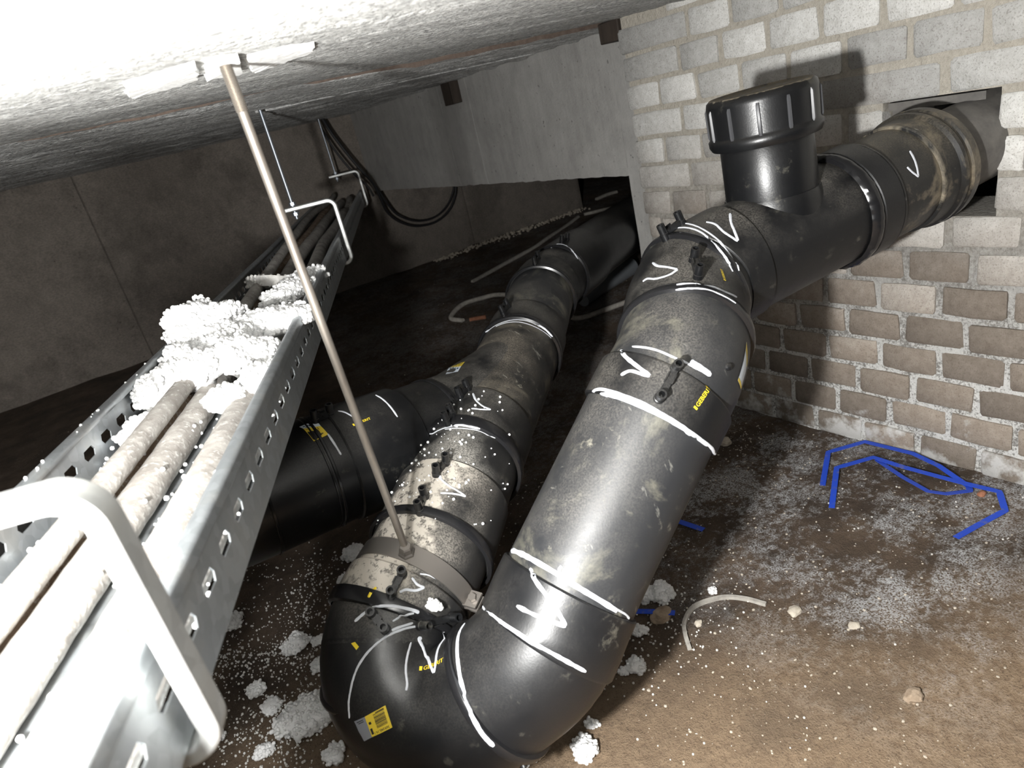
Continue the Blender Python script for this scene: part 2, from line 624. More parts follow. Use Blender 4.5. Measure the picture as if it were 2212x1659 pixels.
slab('ceiling', -2.2, 1.62, -1.2, 1.52, ceil_near, M['ceil_near'], 160, 220, 0.0030)
slab('ceiling_far', -3.0, 4.6, 1.50, 5.3, ceil_far, M['ceil_far'], 190, 420, 0.0065, M['brown_lip'])

# thin mortar seam that dribbles along the far slab
mb = MB()
for k, (ya, yb, x0, x1, w0) in enumerate(((1.98, 1.90, 0.55, 1.44, 0.0045),)):
    nn = 120
    vs = []
    for i in range(nn + 1):
        x = x0 + (x1 - x0) * i / nn
        y = ya + (yb - ya) * i / nn + noise.noise(Vector((x * 6, k, 0))) * 0.015
        w = w0 * max(0.02, 0.1 + noise.noise(Vector((x * 9, k, 3))) * 1.5 + noise.noise(Vector((x * 45, k, 3))) * 0.6)
        z = ceil_far(x, y)
        vs += [V(x, y - w, z + 0.004), V(x, y, z - 0.003 - 0.2 * w), V(x, y + w, z + 0.004)]
    mb.add(vs, [(3 * i + a, 3 * i + a + 1, 3 * i + a + 4, 3 * i + a + 3) for i in range(nn) for a in (0, 1)])
tag(mb.build('trim_1', M['ceil_far']), kind='structure')

# wall on the left, cast in panels with open joints between them
XL = [-3.0, -0.145 + 0.0, 1.99, 2.97]
wl = MB()
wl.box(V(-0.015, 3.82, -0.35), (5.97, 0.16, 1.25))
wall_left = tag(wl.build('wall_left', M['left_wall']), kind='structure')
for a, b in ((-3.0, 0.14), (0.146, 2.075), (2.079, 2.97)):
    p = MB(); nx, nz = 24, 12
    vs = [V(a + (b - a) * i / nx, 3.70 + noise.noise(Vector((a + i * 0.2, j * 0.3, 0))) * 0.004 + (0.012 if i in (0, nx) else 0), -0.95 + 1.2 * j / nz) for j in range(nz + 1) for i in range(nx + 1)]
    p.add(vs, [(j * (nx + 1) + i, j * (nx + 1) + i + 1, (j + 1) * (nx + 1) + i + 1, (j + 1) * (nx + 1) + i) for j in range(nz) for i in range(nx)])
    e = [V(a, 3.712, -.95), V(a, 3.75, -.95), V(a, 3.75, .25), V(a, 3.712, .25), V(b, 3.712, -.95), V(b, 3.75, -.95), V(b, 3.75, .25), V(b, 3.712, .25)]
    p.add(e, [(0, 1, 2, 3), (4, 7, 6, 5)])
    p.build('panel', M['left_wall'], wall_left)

# concrete downstand with the crawl opening beneath it
wb = MB()
def hexa(mb, x0, x1, y0, y1, z00, z01, z1, mat=0):
    """z00 / z01: bottom heights at y0 / y1"""
    p = [V(x0, y0, z00), V(x1, y0, z00), V(x1, y1, z01), V(x0, y1, z01), V(x0, y0, z1), V(x1, y0, z1), V(x1, y1, z1), V(x0, y1, z1)]
    mb.add(p, [(3, 2, 1, 0), (4, 5, 6, 7), (0, 1, 5, 4), (1, 2, 6, 5), (2, 3, 7, 6), (3, 0, 4, 7)], mat, False)


hexa(wb, 1.53, 1.68, 1.634, 3.72, -0.283, -0.264, 0.20)
wall_beam = tag(wb.build('wall_right_concrete', M['beam_wall']), kind='structure')


def rough_panel(name, y0, y1, zl0, zl1, zt, parent, mat, ragged=0.004):
    """panel facing -X whose lower edge is ragged"""
    p = MB(); ny, nz = max(8, int((y1 - y0) / 0.02)), 14
    vs = []
    for j in range(nz + 1):
        for i in range(ny + 1):
            y = y0 + (y1 - y0) * i / ny
            zb = zl0 + (zl1 - zl0) * i / ny + noise.noise(Vector((y * 30, zl0 * 9, 1))) * ragged
            z = zb + (zt - zb) * j / nz
            x = 1.51 + noise.noise(Vector((y * 3, z * 3, 9))) * 0.003
            if j == 0: x += 0.004
            yy = y + (noise.noise(Vector((z * 30, y0 * 7, 4))) * ragged if i in (0, ny) else 0)
            vs.append(V(x, yy, z))
    w = ny + 1
    p.add(vs, [(j * w + i, (j + 1) * w + i, (j + 1) * w + i + 1, j * w + i + 1) for j in range(nz) for i in range(ny)])
    low = vs[:w]; back = [q + Vector((0.03, 0, 0)) for q in low]
    p.add(low + back, [(i, i + 1, w + i + 1, w + i) for i in range(ny)])
    for col in (0, ny):
        side = [vs[j * w + col] for j in range(nz + 1)]
        bk = [q + Vector((0.03, 0, 0)) for q in side]
        p.add(side + bk, [(j, j + 1, nz + 1 + j + 1, nz + 1 + j) for j in range(nz)])
    return p.build(name, mat, parent)


rough_panel('panel', 1.634, 2.470, -0.282, -0.274, 0.16, wall_beam, M['beam_wall'])
rough_panel('panel', 2.474, 2.70, -0.274, -0.272, 0.16, wall_beam, M['beam_wall'])
rough_panel('panel', 2.703, 3.72, -0.272, -0.263, 0.16, wall_beam, M['beam_wall'])
wj = MB()
hexa(wj, 1.53, 1.68, 1.30, 1.625, -1.0, -1.0, 0.20)
wall_jamb = tag(wj.build('wall_jamb', M['beam_wall']), kind='structure')
rough_panel('panel', 1.30, 1.633, -0.97, -0.97, 0.16, wall_jamb, M['beam_wall'], 0.003)

# what closes the dark space beyond the opening
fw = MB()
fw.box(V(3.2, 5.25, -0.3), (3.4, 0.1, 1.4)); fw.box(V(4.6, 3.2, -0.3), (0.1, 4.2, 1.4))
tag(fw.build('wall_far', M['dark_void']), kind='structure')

# ---- brick wall: mortar bed with a hole, every brick an object of its own
XW = 1.338
mw_ = MB()
def mortar_block(y0, y1, z0, z1):
    ny, nz = max(2, int((y1 - y0) / 0.02)), max(2, int((z1 - z0) / 0.02))
    vs = []
    for j in range(nz + 1):
        for i in range(ny + 1):
            y = y0 + (y1 - y0) * i / ny; z = z0 + (z1 - z0) * j / nz
            vs.append(V(XW + 0.0065 + noise.noise(Vector((y * 40, z * 40, 2))) * 0.0025, y, z))
    w = ny + 1
    mw_.add(vs, [(j * w + i, (j + 1) * w + i, (j + 1) * w + i + 1, j * w + i + 1) for j in range(nz) for i in range(ny)])
    hexa(mw_, XW + 0.009, XW + 0.155, y0, y1, z0, z0, z1)


HY0, HY1, HZ0, HZ1 = 0.545, 0.742, -0.367, -0.151
mortar_block(HY1, 1.400, -1.0, 0.16)
mortar_block(-0.10, HY0, -1.0, 0.16)
mortar_block(HY0, HY1, -1.0, HZ0)
mortar_block(HY0, HY1, HZ1, 0.16)
wall_right = tag(mw_.build('wall_right', M['mortar'], sharp=0), kind='structure')


def brick_mesh(name, L, H, seed):
    rr = random.Random(seed)
    mb = MB()
    ny, nz = 4, 3
    ys = [-L / 2, -L / 2 + 0.005, 0, L / 2 - 0.005, L / 2]
    zs = [-H / 2, -H / 2 + 0.005, H / 2 - 0.005, H / 2]
    vs = []
    for j, z in enumerate(zs):
        for i, y in enumerate(ys):
            edge = i in (0, 4) or j in (0, 3)
            corner = i in (0, 4) and j in (0, 3)
            x = rr.uniform(-0.0012, 0.0012) + (0.0035 if edge else 0) + (0.0025 if corner else 0)
            yy, zz = y, z
            if i in (0, 4): yy += rr.uniform(-0.0022, 0.0022) - math.copysign(0.0015 if corner else 0, y)
            if j in (0, 3): zz += rr.uniform(-0.002, 0.002) - math.copysign(0.0012 if corner else 0, z)
            vs.append((x, yy, zz))
    mb.add(vs, [(j * 5 + i, (j + 1) * 5 + i, (j + 1) * 5 + i + 1, j * 5 + i + 1) for j in range(3) for i in range(4)])
    rim = [0, 1, 2, 3, 4, 9, 14, 19, 18, 17, 16, 15, 10, 5]
    fr = [vs[k] for k in rim]; bk = [(0.035, y, z) for x, y, z in fr]
    n = len(rim)
    mb.add(fr + bk, [(k, (k + 1) % n, n + (k + 1) % n, n + k) for k in range(n)])
    me_o = mb.build(name, M['brick'], sharp=60)
    me = me_o.data
    bpy.data.objects.remove(me_o)
    return me


BR_H, BR_L = 0.0560, 0.1085
bricks = [brick_mesh('brick', BR_L, BR_H, 100 + k) for k in range(9)]
cache = {}


def put_brick(ya, yb, zc):
    L = abs(ya - yb)
    if abs(L - BR_L) < 0.004:
        me = rnd.choice(bricks)
    else:
        key = round(L, 3)
        if key not in cache: cache[key] = brick_mesh('brick', L, BR_H, int(L * 5000))
        me = cache[key]
    o = bpy.data.objects.new('brick', me)
    o.location = V(XW + rnd.uniform(-0.0025, 0.0025), (ya + yb) / 2, zc + rnd.uniform(-0.0015, 0.0015))
    o.rotation_euler = (rnd.uniform(-0.012, 0.012), rnd.uniform(-0.02, 0.02), rnd.uniform(-0.02, 0.02))
    link(o, wall_right)


rows = [(0.1475, 1.245, None), (0.081, 1.180, 1.411), (0.0135, 1.216, 1.409), (-0.0545, 1.291, 1.411), (-0.122, 1.227, 1.404),
        (-0.1905, 1.296, 1.407), (-0.259, 1.222, 1.407), (-0.3275, 1.296, 1.407), (-0.397, 0.615 + 6 * 0.1215, 1.40),
        (-0.4655, 0.692 + 5 * 0.1215, 1.40), (-0.5335, 0.749 + 5 * 0.1215, 1.40), (-0.602, 0.699 + 5 * 0.1215, 1.40),
        (-0.6705, 0.749 + 5 * 0.1215, 1.40), (-0.7385, 0.678 + 6 * 0.1215, 1.40), (-0.8065, 0.728 + 5 * 0.1215, 1.40), (-0.875, 0.790 + 5 * 0.1215, 1.40)]
for zc, hi, end in rows:
    if end and end - hi > 0.03:
        put_brick(end, hi + 0.0125, zc)
    y = hi
    special = abs(zc + 0.122) < 0.001
    while y > -0.05:
        if special and y < 0.90:
            break
        a, b = y, y - BR_L
        if HZ0 < zc < HZ1 and b < HY1 - 0.002 and a > HY0 + 0.002:
            if a > HY1 + 0.02: put_brick(a, HY1, zc)
            if b < HY0 - 0.02: put_brick(HY0, b, zc)
        else:
            put_brick(a, b, zc)
        y -= 0.1215
    if special:
        put_brick(0.972, 0.877, zc) if y > 0.95 else None
        for a, b in ((0.865, 0.642), (0.624, 0.405), (0.392, 0.172), (0.158, -0.06)): put_brick(a, b, zc)

# slates and mortar closing the top of the hole
mb = MB()
mb.box(V(1.405, 0.655, -0.162), (0.10, 0.165, 0.014)); mb.box(V(1.415, 0.700, -0.176), (0.09, 0.075, 0.014))
tag(mb.build('trim_2', M['grey_pipe']), kind='structure')
# dark timber wedges left under the slab
def timber(name, c, size, label):
    mb = MB(); mb.box(V(*c), size)
    o = mb.build(name, M['wood'])
    bv = o.modifiers.new('bevel', 'BEVEL'); bv.width = 0.003; bv.segments = 2
    tag(o, label, 'timber')


timber('timber_block', (1.40, 1.455, 0.116), (0.10, 0.075, 0.05), 'dark timber wedge between the ceiling and the top end of the brick wall')
timber('timber_block', (1.495, 2.56, 0.098), (0.05, 0.075, 0.085), 'dark timber block high on the concrete wall behind the brick wall')
# ------------------------------------------------------------------ drain pipes
RP = 0.088                       # pipe radius
RS = 0.0935                      # welding sleeve radius


def fillet(nodes, radii, step=0.006):
    nodes = [Vector(p) for p in nodes]
    out = [nodes[0]]
    for i in range(1, len(nodes) - 1):
        a, b, c = nodes[i - 1], nodes[i], nodes[i + 1]
        u, w = (a - b).normalized(), (c - b).normalized()
        ang = math.pi - u.angle(w)
        R = radii[i]
        if R <= 0 or ang < 0.02:
            out.append(b); continue
        t = min(R * math.tan(ang / 2), 0.48 * min((a - b).length, (c - b).length))
        R = t / math.tan(ang / 2)
        p0, p1 = b + u * t, b + w * t
        ctr = b + (u + w).normalized() * (R / math.cos(ang / 2))
        k = max(4, int(R * ang / step))
        v0, v1 = p0 - ctr, p1 - ctr
        for j in range(k + 1):
            f = j / k
            s0 = math.sin((1 - f) * ang) / math.sin(ang); s1 = math.sin(f * ang) / math.sin(ang)
            out.append(ctr + v0 * s0 + v1 * s1)
    out.append(nodes[-1])
    return out


class Line:
    """centre line of a pipe run, addressed by arc length s and angle th (0 = top)"""
    def __init__(self, pts, step=0.005, ref=(0, 0, 1)):
        self.ref = Vector(ref)
        d = [0.0]
        for a, b in zip(pts, pts[1:]): d.append(d[-1] + (b - a).length)
        self.len = d[-1]
        n = int(self.len / step)
        self.n = n
        self.p = []
        j = 0
        for i in range(n + 1):
            s = self.len * i / n
            while j < len(d) - 2 and d[j + 1] < s: j += 1
            f = (s - d[j]) / max(1e-9, d[j + 1] - d[j])
            self.p.append(pts[j].lerp(pts[j + 1], f))
        for _ in range(2):
            q = [self.p[0]] + [(self.p[i - 1] + self.p[i] * 2 + self.p[i + 1]) / 4 for i in range(1, n)] + [self.p[-1]]
            self.p = q

    def relax(self, s0, s1, it):
        a, b = int(s0 / self.len * self.n), int(s1 / self.len * self.n)
        for _ in range(it):
            q = self.p[:]
            for i in range(a, b): q[i] = (self.p[i - 1] + self.p[i] * 2 + self.p[i + 1]) / 4
            self.p = q

    def at(self, s):
        f = max(0, min(self.n - 1e-6, s / self.len * self.n)); i = int(f)
        return self.p[i].lerp(self.p[i + 1], f - i)

    def frame(self, s):
        a, b = self.at(max(0, s - 0.008)), self.at(min(self.len, s + 0.008))
        T = (b - a).normalized()
        N = (self.ref - T * self.ref.dot(T)).normalized()
        return T, N, T.cross(N)

    def on(self, s, th, r):
        T, N, B = self.frame(s)
        return self.at(s) + (N * math.cos(th) + B * math.sin(th)) * r

    def shell(self, name, prof, mat, parent, seg=56, step=0.012):
        """prof: [(s, r)...] - radius profile, linear between entries"""
        ss = []
        for (s0, r0), (s1, r1) in zip(prof, prof[1:]):
            k = max(1, int(abs(s1 - s0) / step))
            for j in range(k): ss.append((s0 + (s1 - s0) * j / k, r0 + (r1 - r0) * j / k))
        ss.append(prof[-1])
        mb = MB(); vs = []
        for s, r in ss:
            T, N, B = self.frame(s); c = self.at(s)
            h = 0.012
            Ta, Tb = self.frame(max(0, s - h))[0], self.frame(min(self.len, s + h))[0]
            kv = (Tb - Ta) / (2 * h)                    # curvature: keep the inside of tight bends from folding over
            for k in range(seg):
                an = 2 * math.pi * k / seg
                d = N * math.cos(an) + B * math.sin(an)
                q = d.dot(kv)
                vs.append(c + d * (min(r, 0.985 / q) if q > 1 else r))
        fs = [(i * seg + k, i * seg + (k + 1) % seg, (i + 1) * seg + (k + 1) % seg, (i + 1) * seg + k) for i in range(len(ss) - 1) for k in range(seg)]
        mb.add(vs, fs)
        o = mb.build(name, mat, parent, sharp=35)
        return o

    def sleeve(self, name, s0, s1, mat, parent, r=None, bead=(True, True), lip=0.006):
        r = r or RS
        prof = [(s0 - 0.0005, RP - 0.004), (s0, r - 0.002), (s0 + 0.002, r), (s1 - 0.002, r), (s1, r - 0.002), (s1 + 0.0005, RP - 0.004)]
        return self.shell(name, prof, mat, parent)

    def ring(self, name, s, w, r, parent, mat=None):
        """raised rounded bead"""
        return self.shell(name, [(s - w / 2, r - 0.006), (s - w * 0.42, r - 0.001), (s - w * 0.25, r), (s + w * 0.25, r), (s + w * 0.42, r - 0.001), (s + w / 2, r - 0.006)], mat or M['pe_bead'], parent, step=0.004)


drain = empty('drain_pipe_line', V(0.6, 0.8, -0.9), 'black plastic drain pipes welded together, rising from the far opening to the brick wall', 'drain pipe')

wa = [V(1.72, 0.538, -0.203), V(0.82, 0.7015, -0.301)]
# through the two upper bends, down the slope, round the return bend and along the low run
rest = smoothpath([V(0.84, 0.697, -0.299), V(0.800, 0.704, -0.304), V(0.757, 0.706, -0.310), V(0.702, 0.682, -0.327), V(0.648, 0.640, -0.349), V(0.598, 0.613, -0.370),
                   V(0.548, 0.605, -0.400), V(0.480, 0.604, -0.459), V(0.400, 0.604, -0.530), V(0.335, 0.602, -0.586), V(0.288, 0.597, -0.624), V(0.243, 0.617, -0.657),
                   V(0.174, 0.663, -0.704), V(0.124, 0.722, -0.683), V(0.134, 0.767, -0.630), V(0.190, 0.790, -0.600), V(0.258, 0.828, -0.580), V(0.400, 0.940, -0.543),
                   V(0.560, 1.080, -0.528), V(0.722, 1.222, -0.512), V(0.850, 1.342, -0.500), V(0.965, 1.455, -0.488), V(1.035, 1.510, -0.480), V(1.110, 1.552, -0.476),
                   V(1.200, 1.594, -0.474), V(1.51, 1.735, -0.470), V(2.3, 2.08, -0.470)], 10)
LA = Line(wa + rest[9:])
LA.relax(1.64, 2.02, 130)
LB = Line([V(0.578, 1.096, -0.526), V(0.40, 1.052, -0.498), V(0.232, 1.018, -0.468), V(0.06, 1.015, -0.455), V(-0.30, 1.09, -0.448)])
capb, capt = V(0.926, 0.684, -0.288), V(0.919, 0.689, -0.058)
LC = Line([capb, capt], ref=(1, 0, 0))

A = {}
def pipe(name, s0, s1, mat, r=RP, L=LA):
    A[name] = L.shell('pipe', [(s0, r), (s1, r)], mat, drain)
def fitting(name, kind, s0, s1, mat, r=RP, L=LA):
    A[name] = L.shell(kind, [(s0, r), (s1, r)], mat, drain)
def sleeve(name, s0, s1, mat, r=RS, L=LA):
    A[name] = L.sleeve('welding_sleeve', s0, s1, mat, drain, r)


# run through the wall
A['GREY'] = LA.shell('grey_pipe_end', [(0.0, 0.0745), (0.50, 0.0745)], M['grey_pipe'], drain)
tag(A['GREY'], 'dusty grey pipe end coming out of the hole in the bricks')
A['FLANGE'] = LA.shell('coupling_collar', [(0.4700, 0.073), (0.4720, 0.094), (0.4780, 0.100), (0.4940, 0.1015), (0.4970, 0.0985), (0.5020, 0.0985), (0.5050, 0.1005), (0.5120, 0.100), (0.5170, 0.095), (0.5310, 0.0935), (0.5460, 0.0925), (0.5480, 0.090)], M['pe_dusty2'] if 'pe_dusty2' in M else M['pe_pipe'], drain, step=0.004)
pipe('WMID', 0.5410, 0.6460, M['pe_dusty2'], 0.0885)
A['BEADR'] = LA.ring('weld_bead', 0.5480, 0.009, 0.0935, drain, M['mud_bead'] if 'mud_bead' in M else M['pe_fit'])
A['BEADL'] = LA.ring('weld_bead', 0.6430, 0.009, 0.0955, drain, M['mud_bead'] if 'mud_bead' in M else M['pe_fit'])
sleeve('WCPL', 0.6410, 0.6860, M['pe_shiny'], 0.0955)
# heavy hand-made weld with a rippled surface
def rippled(s, w, r, seed):
    mb = MB(); seg = 120; prof = [(-.5, -.006), (-.36, -.001), (-.12, .001), (.12, .001), (.36, -.001), (.5, -.006)]
    vs = []
    for a, dr in prof:
        for k in range(seg):
            th = 2 * math.pi * k / seg
            n = noise.noise(Vector((math.cos(th) * 14, math.sin(th) * 14, a * 3 + seed)))
            vs.append(LA.on(s + a * w + n * 0.0015, th, r + dr + n * 0.0017))
    mb.add(vs, [(i * seg + k, i * seg + (k + 1) % seg, (i + 1) * seg + (k + 1) % seg, (i + 1) * seg + k) for i in range(len(prof) - 1) for k in range(seg)])
    return mb.build('weld_bead', M['pe_bead'], drain)
rippled(0.6975, 0.026, 0.0965, 1)
A['TEEW'] = LA.shell('cleanout_tee', [(0.695, RP), (0.906, RP)], M['pe_fit'], drain)
# cleaning access: neck and screw cap
nk = MB()
axc = (capt - capb).normalized()
def cz(z): return (z + 0.288) / axc.z
nk.lathe(capb, axc, [(cz(-.262), 0.0798), (cz(-.225), 0.0750), (cz(-.212), 0.0708), (cz(-.212), 0.0689), (cz(-.135), 0.0679), (cz(-.131), 0.0655), (cz(-.10), 0.0655)], seg=64)
A['NECK'] = nk.build('access_neck', M['pe_gloss'], drain)
cp = MB()
cp.lathe(capb, axc, [(cz(-.133), 0.0665), (cz(-.133), 0.0789), (cz(-.127), 0.0822), (cz(-.119), 0.0828), (cz(-.116), 0.0803), (cz(-.113), 0.0793), (cz(-.070), 0.0800), (cz(-.063), 0.0784), (cz(-.059), 0.0736), (cz(-.0585), 0.0665), (cz(-.0605), 0.0627), (cz(-.0605), 0.0)], seg=72)
A['CAP'] = cp.build('screw_cap', M['pe_cap_dusty'], drain, sharp=50)
u_ = Vector((0.4554, 0.8078, 0)).normalized(); w_ = axc.cross(u_)
for k in range(12):
    an = 2 * math.pi * (k + 0.08) / 12
    d = (u_ * math.cos(an) + w_ * math.sin(an)).normalized(); t_ = axc.cross(d)
    rb = MB()
    prof = [(-0.0030, 0), (-0.0016, 0.0036), (0.0016, 0.0036), (0.0030, 0)]
    vs = []
    for zz, sc in ((-.116, 0.6), (-.112, 1.0), (-.075, 1.0), (-.071, 0.4)):
        for a, h in prof: vs.append(capb + axc * cz(zz) + d * (0.0790 + h * sc) + t_ * a)
    rb.add(vs, [(4 * i + j, 4 * i + j + 1, 4 * i + j + 5, 4 * i + j + 4) for i in range(3) for j in range(3)])
    rb.build('grip_rib', M['pe_rib'], A['CAP'])

# upper bends
sleeve('WSL', 0.907, 0.994, M['pe_fit'], 0.0925)
wd = (LA.at(0.85) - LA.at(0.75)).normalized()
rg = MB(); rg.lathe(LA.at(1.000), (wd + (LA.at(1.02) - LA.at(0.99)).normalized()), [(-0.006, 0.086), (-0.005, 0.094), (0.001, 0.0965), (0.006, 0.0955), (0.008, 0.086)], seg=64)
A['RING1'] = rg.build('weld_bead', M['pe_bead'], drain)
fitting('E1', 'elbow', 0.990, 1.122, M['pe_fit'], 0.0895)
A['R2'] = LA.ring('weld_bead', 1.121, 0.014, 0.0945, drain)
fitting('E2', 'elbow', 1.121, 1.222, M['pe_pipe2'] if 'pe_pipe2' in M else M['pe_pipe'], 0.0885)
sleeve('SLU', 1.2175, 1.267, M['pe_fit'], 0.0935)
pipe('PIPE1', 1.262, 1.505, M['pe_pipe'])
sleeve('SLL', 1.499, 1.573, M['pe_shiny'], 0.0935)
# return bend at the bottom
fitting('EA', 'elbow', 1.569, 1.666, M['pe_shiny'], 0.0895)
A['RE2'] = LA.ring('weld_bead', 1.662, 0.013, 0.0955, drain)
fitting('EB', 'elbow', 1.662, 1.8980, M['pe_shiny2'] if 'pe_shiny2' in M else M['pe_gloss'], 0.0905)
rg = MB(); rg.lathe(LA.at(1.876), Vector((-0.02, 0.22, 0.97)), [(-0.007, 0.085), (-0.006, 0.0945), (-0.002, 0.0975), (0.003, 0.0975), (0.007, 0.0945), (0.008, 0.085)], seg=64)
A['RE3'] = rg.build('weld_bead', M['pe_bead'], drain)
fitting('EC', 'elbow', 1.8940, 1.9380, M['pe_fit'], 0.0905)
A['R4'] = LA.ring('weld_bead', 1.9350, 0.016, 0.0985, drain)
sleeve('SL1', 1.9370, 1.9750, M['pe_dusty'], 0.0935)
# low run to the far opening
pipe('PIPE2', 1.9710, 2.0530, M['pe_dusty'])
A['R5'] = LA.ring('weld_bead', 2.0500, 0.015, 0.0985, drain)
sleeve('SL2', 2.0480, 2.1540, M['pe_dusty'], 0.0935)
pipe('PIPE3', 2.1480, 2.2510, M['pe_dusty3'] if 'pe_dusty3' in M else M['pe_dusty'], 0.0885)
A['R6'] = LA.ring('weld_bead', 2.2400, 0.024, 0.0985, drain)
sleeve('SL3', 2.2460, 2.3470, M['pe_fit2'] if 'pe_fit2' in M else M['pe_fit'], 0.0935)
A['TEEH'] = LA.shell('branch_tee', [(2.3430, 0.089), (2.6730, 0.089)], M['pe_scuff'] if 'pe_scuff' in M else M['pe_pipe'], drain)
A['R7'] = LA.ring('weld_bead', 2.6650, 0.020, 0.0975, drain)
sleeve('SL4', 2.6670, 2.7640, M['pe_fit'], 0.0935)
pipe('PIPE4', 2.7580, 3.0130, M['pe_pipe'])
A['R8'] = LA.ring('weld_bead', 3.0040, 0.020, 0.0975, drain)
sleeve('SL5', 3.0050, 3.0870, M['pe_fit'], 0.0935)
fitting('E6', 'elbow', 3.0810, 3.1750, M['pe_fit'], 0.0885)
A['R9'] = LA.ring('weld_bead', 3.1680, 0.012, 0.0955, drain)
sleeve('SL6', 3.1710, 3.3390, M['pe_gloss'], 0.0945)
pipe('PIPE5', 3.3310, LA.len, M['pe_gloss'])
# branch towards the left
A['TEEB'] = LB.shell('branch_stub', [(0.0, 0.086), (0.10, 0.0885), (0.155, 0.089), (0.185, 0.089)], M['pe_fit'], drain)
LW = Line(smoothpath([LB.at(0.17), LB.at(0.12), LB.at(0.06) + Vector((0.012, 0.016, 0.004)), LA.at(2.554), LA.at(2.624)], 8))
A['TEEW2'] = LW.shell('branch_web', [(0.0, 0.0885), (LW.len * 0.5, 0.0885), (LW.len, 0.0875)], M['pe_fit'], drain)
A['RB1'] = LB.ring('weld_bead', 0.172, 0.010, 0.0925, drain)
pipe('BP1', 0.16, 0.26, M['pe_gloss'], 0.0900, LB)
sleeve('BSL', 0.250, 0.372, M['pe_gloss'], 0.0965, LB)
pipe('BP2', 0.365, LB.len, M['pe_gloss'], 0.0925, LB)
A['RB2'] = LB.ring('weld_bead', 0.400, 0.006, 0.0945, drain)
A['RB3'] = LB.ring('weld_bead', 0.407, 0.004, 0.0940, drain)
A['RB4'] = LB.ring('weld_bead', 0.502, 0.006, 0.0945, drain)
# ------------------------------------------------------------------ marks, lettering, labels and welding contacts on the pipes
from mathutils.bvhtree import BVHTree
_v, _f = [], []
for _k, _o in A.items():
    b = len(_v)
    _v += [v.co.copy() for v in _o.data.vertices]
    _f += [tuple(i + b for i in p.vertices) for p in _o.data.polygons]
PB = BVHTree.FromPolygons(_v, _f)


def outward(n, p):
    cam_side = (cam.location - p)
    return n if n.dot(cam_side) > 0 else -n


def surf(p, off):
    loc, n, i, d = PB.find_nearest(p)
    n = outward(n, loc)
    return loc + n * off, n


def stroke3(mb, pts, width, mat=0):
    P = [V(*q) for q in pts]
    q = smoothpath(P, 7) if len(P) > 2 else [P[0].lerp(P[-1], k / 12) for k in range(13)]
    nrm = [surf(x, 0)[1] for x in q]
    n = len(q); vs = []
    for i in range(n):
        d = (q[min(n - 1, i + 1)] - q[max(0, i - 1)]).normalized()
        side = d.cross(nrm[i]).normalized()
        j = noise.noise(q[i] * 110) * 0.22 + noise.noise(q[i] * 420) * 0.16
        w = width / 2 * (1 + j)
        if i in (0, n - 1): w *= 0.6
        for k, h in ((-1, 0.0004), (-0.6, 0.0012), (0.6, 0.0012), (1, 0.0004)):
            vs.append(surf(q[i] + side * w * k, h)[0])
    mb.add(vs, [(4 * i + a, 4 * i + a + 1, 4 * i + a + 5, 4 * i + a + 4) for i in range(n - 1) for a in range(3)], mat)


def quad3(mb, c, mat=0, off=0.0007, nx=8, ny=8, u0=0, u1=1, v0=0, v1=1):
    c = [V(*q) for q in c]
    vs = []
    for j in range(ny + 1):
        for i in range(nx + 1):
            u = u0 + (u1 - u0) * i / nx; v = v0 + (v1 - v0) * j / ny
            p = c[0].lerp(c[1], u).lerp(c[3].lerp(c[2], u), v)
            vs.append(surf(p, off)[0])
    mb.add(vs, [(j * (nx + 1) + i, j * (nx + 1) + i + 1, (j + 1) * (nx + 1) + i + 1, (j + 1) * (nx + 1) + i) for j in range(ny) for i in range(nx)], mat)


def text_mesh(body, spacing=1.0):
    cu = bpy.data.curves.new('lettering', 'FONT')
    cu.body = body; cu.size = 1.0; cu.align_x = 'LEFT'; cu.align_y = 'CENTER'; cu.offset = 0.012; cu.resolution_u = 2
    cu.space_character = spacing
    tmp = bpy.data.objects.new('tmp', cu); COL.objects.link(tmp)
    me = bpy.data.meshes.new_from_object(tmp.evaluated_get(bpy.context.evaluated_depsgraph_get()))
    bpy.data.objects.remove(tmp)
    bm = bmesh.new(); bm.from_mesh(me)
    bmesh.ops.subdivide_edges(bm, edges=[e for e in bm.edges if e.calc_length() > 0.35], cuts=2)
    bmesh.ops.triangulate(bm, faces=bm.faces[:])
    vs = [(v.co.x, v.co.y) for v in bm.verts]; fs = [tuple(v.index for v in f.verts) for f in bm.faces]
    bm.free()
    x0 = min(v[0] for v in vs); x1 = max(v[0] for v in vs); y0 = min(v[1] for v in vs); y1 = max(v[1] for v in vs)
    return [((x - x0) / (x1 - x0), (y - (y0 + y1) / 2) / (y1 - y0)) for x, y in vs], fs, (x1 - x0) / (y1 - y0)


GT = text_mesh('GEBERIT')


def text3(mb, a, b, height, flip=False, square=True, tm=GT, mat=0, off=0.0011):
    """lettering between two points on the surface"""
    a, b = V(*a), V(*b)
    m = (a + b) / 2
    n = outward(PB.find_nearest(m)[1], m)
    def surf(p, o):
        h = PB.ray_cast(p + n * 0.03, -n)
        return ((h[0] if h[0] is not None else p) + n * o, n)
    ex = b - a; up = n.cross(ex).normalized()
    s0 = 0.13 if square else 0.0
    vs = [surf(a + ex * (s0 + (1 - s0) * x) + up * y * height, off)[0] for x, y in tm[0]]
    mb.add(vs, tm[1], mat)
    if square:
        L = ex.length; e = ex.normalized(); h = height / 2
        q = [surf(a + e * x + up * y, off)[0] for x, y in ((0, -h), (0.085 * L, -h), (0.085 * L, h), (0, h))]
        mb.add(q, [(0, 1, 2, 3)], mat)


